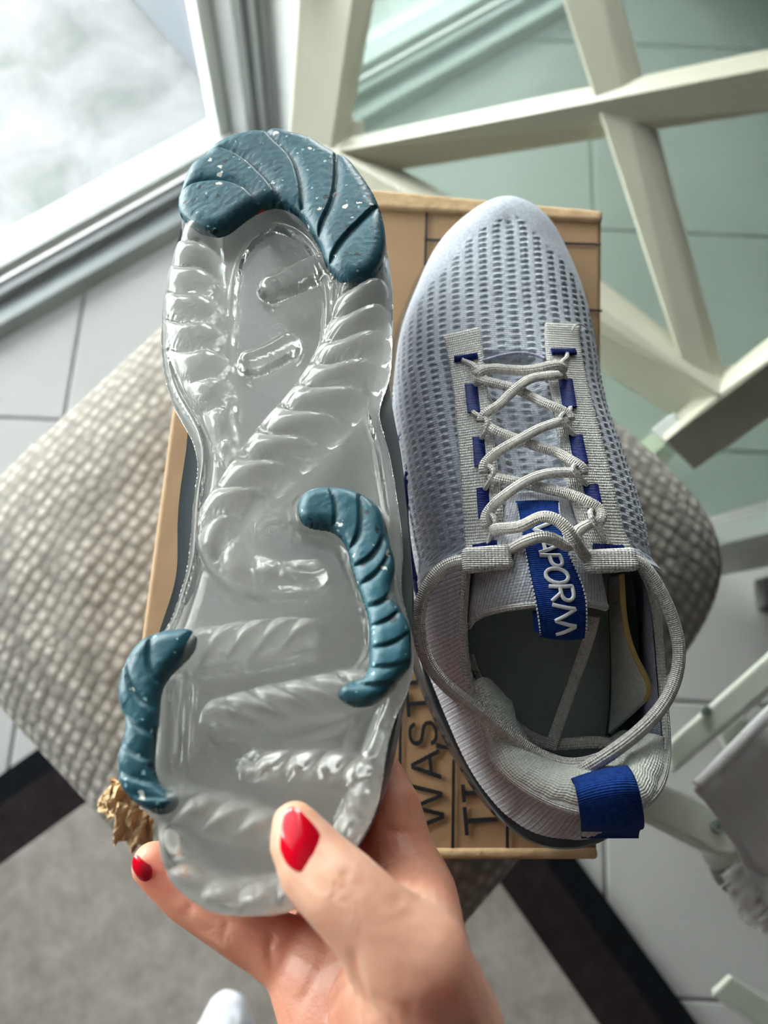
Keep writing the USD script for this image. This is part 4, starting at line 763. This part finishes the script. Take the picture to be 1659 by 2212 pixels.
urings = [(poly_off(mid, -.002), -.0325), (poly_off(mid, .0008), -.036), (poly_off(mid, -.003), -.045), (poly_off(mid, -.006), -.055)]
body(urings + [(squeeze(mid, .80), -.068), (squeeze(mid, .55), -.080), (squeeze(mid, .3), -.086)], 'knit_plain', 'upper', 'lilac grey knit upper', low=.55)
# heel collar standing off the far side
hc = np.array([q for q in poly_off(mid, -.003) if q[1] < .115]); hc = np.array(Polygon(hc).convex_hull.exterior.coords)[:-1]
body([(hc, -.05), (poly_off(hc, -.004), -.075), (poly_off(hc, -.006), -.086), (poly_off(hc, -.010), -.087), (poly_off(hc, -.010), -.06)], 'knit_plain', 'heel_collar')
# side pods of the clear sole over the midsole at the waist
# teal rubber pads
def pad(pix, grooves, label, H=.0042, base=-.0035, e=.0045, step=.00052):
    ring_ = spline(spp(pix, -.001), 900, closed=True); pg = Polygon(ring_); pg = pg if pg.is_valid else pg.buffer(0); kd = cKDTree(ring_)
    P, f = masked_grid(pg, kd, ring_, step); d, _ = kd.query(P)
    h = np.sqrt(np.clip(1 - (1 - np.clip(d / e, 0, 1)) ** 2, 0, 1)) * H
    for g, gw, gd in grooves:
        c = np.array([sp(*q, -.001) for q in spline(np.array(g, float), 160, k=min(3, len(g) - 1))]); tg = np.gradient(c, axis=0); tg /= np.linalg.norm(tg, axis=1, keepdims=True)
        q, i = cKDTree(c).query(P); lat = np.einsum('ij,ij->i', P - c[i], np.stack([-tg[i][:, 1], tg[i][:, 0]], 1)); prof = np.where(lat > 0, np.exp(-(q / (gw * 2.0)) ** 1.2), np.exp(-(q / (gw * .5)) ** 2))
        ends = np.clip(np.minimum(i, 159 - i) / 6 + .35, 0, 1); h = h - .75 * gd * prof * ends * np.clip(h / H, 0, 1)
    h += (meshkit.fbm(np.c_[P * 700, 0 * P[:, 0]], 2, 5) - .5) * .00022
    A = w3(P, base + h); B = w3(P, np.full(len(P), base - .0018)); f = towards_n(A, f); e_, cnt = np.unique(np.sort(np.vstack([f[:, [0, 1]], f[:, [1, 2]], f[:, [2, 0]]]), axis=1), axis=0, return_counts=True)
    rim_ = set(map(tuple, e_[cnt == 1])); de = np.vstack([f[:, [0, 1]], f[:, [1, 2]], f[:, [2, 0]]]); de = de[[tuple(sorted(x)) in rim_ for x in de.tolist()]]; n = len(P)
    F = np.vstack([f, f[:, ::-1] + n, np.stack([de[:, 0], de[:, 0] + n, de[:, 1]], 1), np.stack([de[:, 1], de[:, 0] + n, de[:, 1] + n], 1)])
    return obj('rubber_pad', (np.vstack([A, B]), F), 'teal_rubber', ls_, smooth=60, label=label)
P1 = [(383, 442), (387, 411), (399, 377), (423, 343), (443, 331), (449, 321), (481, 298), (522, 284), (562, 279), (572, 279), (580, 276), (625, 281), (674, 295), (722, 324), (738, 330), (773, 363), (808, 415), (828, 470), (833, 518), (821, 563), (801, 590), (766, 604), (739, 597), (718, 580), (701, 556), (691, 525), (670, 490), (650, 460), (629, 444), (598, 434), (567, 439), (536, 456), (509, 477), (485, 492), (457, 497), (430, 490), (402, 470), (387, 453)]
G1 = [([(385, 417), (419, 401), (467, 394), (509, 401), (543, 422), (557, 442)], .0012, .0024), ([(443, 324), (488, 327), (529, 348), (567, 382), (595, 418), (601, 436)], .0011, .0022), ([(571, 277), (601, 315), (625, 339), (643, 377), (650, 415), (653, 456)], .0011, .0022),
      ([(726, 324), (725, 387), (715, 442), (694, 490), (689, 520)], .0012, .0024), ([(815, 447), (777, 484), (739, 525), (712, 570)], .0012, .0024)]
P2 = [(643, 1103), (645, 1077), (663, 1057), (703, 1048), (753, 1052), (797, 1072), (825, 1103), (835, 1146), (847, 1182), (853, 1225), (847, 1262), (858, 1301), (883, 1341), (889, 1385), (885, 1435), (862, 1464), (833, 1497), (793, 1522), (753, 1518), (731, 1497), (735, 1479), (768, 1468), (793, 1446), (798, 1406), (795, 1334), (778, 1276), (757, 1211), (739, 1160), (713, 1139), (677, 1133), (652, 1121)]
G2 = [([(710, 1052), (722, 1088), (721, 1135)], .0008, .0016), ([(776, 1066), (778, 1124), (768, 1168), (748, 1190)], .001, .002), ([(832, 1118), (822, 1175), (793, 1211), (760, 1222)], .001, .002), ([(847, 1175), (833, 1211), (804, 1247), (770, 1264)], .0009, .0018), ([(850, 1262), (825, 1301), (790, 1309)], .0009, .0018),
      ([(868, 1309), (847, 1334), (798, 1352)], .0008, .0015), ([(886, 1363), (844, 1392), (796, 1399)], .0008, .0015), ([(884, 1428), (836, 1442), (796, 1440)], .0008, .0015), ([(860, 1468), (818, 1481), (760, 1471)], .0008, .0015)]
P3 = [(416, 1370), (411, 1358), (389, 1354), (349, 1360), (310, 1374), (284, 1398), (266, 1430), (254, 1470), (252, 1506), (259, 1531), (267, 1560), (260, 1600), (250, 1636), (251, 1662), (255, 1691), (270, 1716), (295, 1738), (328, 1752), (362, 1746), (375, 1727), (364, 1712), (342, 1694), (328, 1647), (331, 1597), (338, 1531), (349, 1474), (375, 1441), (400, 1412), (414, 1387)]
G3 = [([(328, 1360), (322, 1401), (324, 1445), (348, 1478)], .0009, .0018), ([(277, 1415), (279, 1466), (299, 1506), (340, 1534)], .0009, .0018), ([(258, 1530), (291, 1564), (336, 1593)], .0009, .0018), ([(260, 1606), (291, 1629), (332, 1646)], .0009, .0018), ([(253, 1665), (291, 1683), (340, 1693)], .0008, .0015), ([(270, 1716), (313, 1723), (373, 1727)], .0007, .0013)]
pad(P1, G1, 'large crescent teal rubber pad at the toe', H=.0046, e=.0055); pad(P2, G2, 'curved teal rubber pad on the right of the sole'); pad(P3, G3, 'curved teal rubber pad on the left of the heel')
# small printed ring mark and pegs moulded in the film
for q in ((590, 1150),):
    c = w3(sp(*q, -.009), np.array(-.0085)); t_ = np.linspace(0, 2 * np.pi, 40)
    for r_ in (.0022, .0014): obj('moulded_ring', tube(c + r_ * (np.cos(t_)[:, None] * LU + np.sin(t_)[:, None] * LV), .00022, 6), 'clear_tube', ls_, smooth=True)
# ------------------------------------------------------------------ the hand that holds the heel, and the toe of a white sock below
def skin(name, a, b):
    nd = {'t': ('texture_coordinate', {}), 'n': ('noise_texture', {'scale': 45., 'detail': 4, 'roughness': .6}), 'r': ('rgb_ramp', {'ramp': [(.3, lin(a)), (.7, lin(b))]}), 'm': ('noise_texture', {'scale': 900., 'detail': 3}), 'v': ('voronoi_texture', {'scale': 700., 'feature': 'distance_to_edge'}),
          'q': ('math', {'math_type': 'add'}), 'b': ('bump', {'strength': .28, 'distance': .0004}), 'at': ('attribute', {'attribute': 'knit'}), 'x': ('mix_color', {'blend_type': 'mix', 'b': lin('c4836c')}),
          'p': ('principled_bsdf', {'roughness': .46, 'subsurface_weight': .35, 'subsurface_radius': (1., .35, .2), 'subsurface_scale': .004, 'specular_ior_level': .4})}
    mat(name, nd, [('t.object', 'n.vector'), ('t.object', 'm.vector'), ('t.object', 'v.vector'), ('n.fac', 'r.fac'), ('m.fac', 'q.value1'), ('v.distance', 'q.value2'), ('q.value', 'b.height'), ('at.fac', 'x.fac'), ('r.color', 'x.a'), ('x.result', 'p.base_color'), ('b.normal', 'p.normal')])
skin('skin', 'bd8d76', 'cea28b')
hd = thing('person', 'hand with long almond red nails gripping the heel of the upturned sneaker', 'person', loc=tuple(atd(850, 2100, .22)))
def blob(P, r):
    return m3.Manifold.sphere(r, 28).translate(tuple(map(float, P)))
def bone(a, b):                                                         # (px, py, depth, radius) pairs
    return m3.Manifold.batch_hull([blob(atd(*a[:3]), a[3]), blob(atd(*b[:3]), b[3])])
def chain(js): return [bone(js[i], js[i + 1]) for i in range(len(js) - 1)]
thumb = [(637, 1782, .2040, .0060), (652, 1822, .2025, .0082), (682, 1870, .1995, .0098), (735, 1922, .1955, .0107), (806, 1996, .1930, .0112), (890, 2086, .1930, .0150), (930, 2240, .1990, .0195)]
little = [(333, 1868, .2520, .0072), (398, 1925, .2515, .0086), (490, 1985, .2480, .0093), (585, 2040, .2450, .0100), (655, 2080, .2440, .0125)]
index = [(885, 1945, .2450, .0155), (858, 1850, .2530, .0125), (845, 1745, .2600, .0100), (812, 1665, .2820, .0090), (770, 1630, .2950, .0080)]
middle = [(805, 1960, .2600, .0145), (772, 1860, .2960, .0098), (690, 1810, .3240, .0090), (620, 1795, .3260, .0078)]
ringf = [(725, 2015, .2640, .0140), (615, 1950, .3060, .0095), (525, 1890, .3220, .0087), (470, 1852, .3240, .0076)]
wr = [(790, 2330, .2250, .020), (895, 2330, .2200, .021)]
B_ = chain(thumb) + chain(little) + chain(index) + chain(middle) + chain(ringf)
sph_ = lambda L: [blob(atd(*q[:3]), q[3]) for q in L]
B_.append(m3.Manifold.batch_hull(sph_([little[-1], ringf[0], wr[0], (760, 2140, .236, .018)])))
B_.append(m3.Manifold.batch_hull(sph_([ringf[0], middle[0], index[0], (770, 2120, .240, .018), (880, 2100, .235, .018)])))
B_.append(m3.Manifold.batch_hull(sph_([index[0], (900, 2110, .222, .017), wr[1], (770, 2140, .236, .018)])))
B_.append(m3.Manifold.batch_hull(sph_([(770, 2140, .236, .018), (900, 2110, .222, .017), wr[0], wr[1]])))
B_.append(m3.Manifold.batch_hull(sph_([thumb[-2], thumb[-1], wr[1], (830, 2190, .218, .016)])))
B_.append(m3.Manifold.batch_hull(sph_([thumb[-2], index[0], (905, 2060, .215, .013)])))
B_.append(m3.Manifold.batch_hull(sph_([wr[0], wr[1], (840, 2650, .245, .021), (960, 2650, .240, .022)])))
B_.append(m3.Manifold.batch_hull(sph_([(840, 2650, .245, .021), (960, 2650, .240, .022), (950, 4300, .30, .034), (1080, 4300, .30, .034)])))
M_ = m3.Manifold.batch_boolean(B_, m3.OpType.Add).refine_to_length(.0016)
hv, hf = vf(M_); hm = trimesh.Trimesh(hv, hf, process=True); trimesh.smoothing.filter_taubin(hm, lamb=.5, nu=.53, iterations=26)
hv, hf = np.array(hm.vertices), np.array(hm.faces); hn_ = np.array(hm.vertex_normals)
def projpx(P): q = P - CAM; d = q @ AX; return np.stack([829.5 + FPX * (q @ RT) / d, 1106 - FPX * (q @ UP) / d], 1), d
pp_, dd_ = projpx(hv); vd = CAM - hv; vd /= np.linalg.norm(vd, axis=1, keepdims=True); facing = np.einsum('ij,ij->i', vd, hn_) > .1
amp = np.zeros(len(hv)); redd = np.zeros(len(hv))
def crease(pts, wpx, depth, dmin=0, dmax=9):
    c = spline(np.array(pts, float), 120, k=min(3, len(pts) - 1)); q, i = cKDTree(c).query(pp_); e = np.clip(np.minimum(i, 119 - i) / 25, 0, 1)
    amp[:] -= .62 * depth * np.exp(-(q / (1.25 * wpx)) ** 2) * e * facing * (dd_ > dmin) * (dd_ < dmax)
for pts, w_, d_ in (([(690, 1930), (716, 1916), (744, 1890), (762, 1862)], 5, .0008), ([(704, 1945), (732, 1926), (758, 1898), (774, 1872)], 4.5, .0007), ([(680, 1916), (706, 1902), (730, 1878), (744, 1856)], 4, .0006), ([(722, 1956), (750, 1936), (774, 1906), (786, 1886)], 5, .0006), ([(738, 1906), (750, 1880), (754, 1862)], 3.5, .0005), ([(712, 1936), (736, 1918), (748, 1904)], 3, .0005)):
    crease(pts, w_, d_, 0, .2)
for pts, w_, d_ in (([(772, 2036), (770, 2100), (790, 2160), (820, 2215)], 9, .0010), ([(724, 2048), (690, 2090), (660, 2150), (640, 2180)], 7, .0010), ([(770, 2110), (730, 2150), (700, 2210)], 7, .0009), ([(790, 2130), (840, 2165), (900, 2180)], 5, .0006), ([(800, 2150), (860, 2190), (930, 2212)], 5, .0005),
                    ([(860, 1990), (890, 1960), (920, 1915)], 6, .0009), ([(835, 1960), (880, 1930), (905, 1890)], 5, .0007), ([(820, 1780), (850, 1795), (890, 1790)], 6, .0010), ([(400, 1985), (415, 1945)], 5, .0008), ([(478, 2030), (492, 1985)], 5, .0008), ([(592, 2010), (582, 2060), (590, 2100)], 7, .0012)): crease(pts, w_, d_, 0, 9)
amp += (meshkit.fbm(hv * 160, 3, 8) - .5) * .0007
hv = hv + hn_ * amp[:, None]
# palm side and fingertips are pinker than the back of the thumb
tp = np.array([atd(*q[:3]) for q in thumb]); dth, _ = cKDTree(spline(tp, 80)).query(hv); redd = np.clip((dth - .012) / .012, 0, 1) * .85
mesh_uv('hand', (hv, hf), 'skin', hd, np.zeros((len(hv), 2)), redd)
def nail(base, tip, wpx, name_d, label=None, lift=.0008, shape=None, m='nail'):
    """base/tip = (px, py, depth); the plate bends round the finger and ends in an almond point."""
    a, b = atd(*base), atd(*tip); ax_ = b - a; L = np.linalg.norm(ax_); ax_ /= L; out = CAM - (a + b) / 2; out -= ax_ * (out @ ax_); out /= np.linalg.norm(out)
    if shape is not None: out = out + shape; out -= ax_ * (out @ ax_); out /= np.linalg.norm(out)
    sd = np.cross(ax_, out); W = wpx * (base[2] + tip[2]) / 2 / FPX / 2
    t = np.linspace(0, 1, 40); wprof = W * np.where(t < .45, np.sqrt(np.clip(1 - ((.45 - t) / .47) ** 2.4, 0, 1)), np.sqrt(np.clip(1 - ((t - .45) / .562) ** 2.0, 0, 1)) * (1 - .42 * ((t - .45) / .55)))
    g = np.linspace(-1, 1, 24); R_ = W * 1.18
    X = wprof[:, None] * g[None]; Z = np.sqrt(np.clip(R_ ** 2 - X ** 2, 0, None)) - R_ + lift + (-.0014 * (t - .4) ** 2 * 4)[:, None]
    P = a + ax_ * (t * L)[:, None, None] + sd * X[..., None] + out * Z[..., None]
    return soft('fingernail', P, m, hd, thick=.0009, label=label)
nail((667, 1876, .1905), (625, 1744, .1975), 86, None, 'long glossy red almond thumbnail', lift=.0004)
nail((338, 1880, .2500), (310, 1832, .2500), 46, None, 'red fingertip nail at the left', lift=.0060, shape=np.array([-.9, 0, 0]))
# gold ring on the index finger
rc, ra = atd(784, 1880, .2820), atd(768, 1850, .2900) - atd(805, 1960, .2600); ra /= np.linalg.norm(ra); e1 = np.cross(ra, [0, 0, 1]); e1 /= np.linalg.norm(e1); e2 = np.cross(ra, e1); t_ = np.linspace(0, 2 * np.pi, 60)
obj('finger_ring', tube(rc + .0118 * (np.cos(t_)[:, None] * e1 + np.sin(t_)[:, None] * e2), .0011, 10), 'jewel', hd, smooth=True, label='thin gold ring')
# sock
sk = [at(492, 2192, .052), at(486, 2240, .056), at(478, 2330, .066), at(472, 2460, .085), at(470, 2600, .11)]
sr = [.022, .030, .034, .034, .036]
S_ = m3.Manifold.batch_boolean([m3.Manifold.batch_hull([m3.Manifold.sphere(sr[i], 40).scale((1.0, 1, .85)).translate(tuple(map(float, sk[i]))), m3.Manifold.sphere(sr[i + 1], 40).scale((1.0, 1, .85)).translate(tuple(map(float, sk[i + 1])))]) for i in range(4)], m3.OpType.Add).refine_to_length(.004)
sv, sf = vf(S_); smm = trimesh.Trimesh(sv, sf, process=True); trimesh.smoothing.filter_taubin(smm, iterations=15); sv = np.array(smm.vertices); sv = sv + np.array(smm.vertex_normals) * ((meshkit.fbm(sv * 90, 3, 6) - .5) * .004)[:, None]
single('sock', (sv, np.array(smm.faces)), 'sock_cloth', 'toe of a white socked foot on the grey rug at the bottom edge', 'sock', smooth=True)
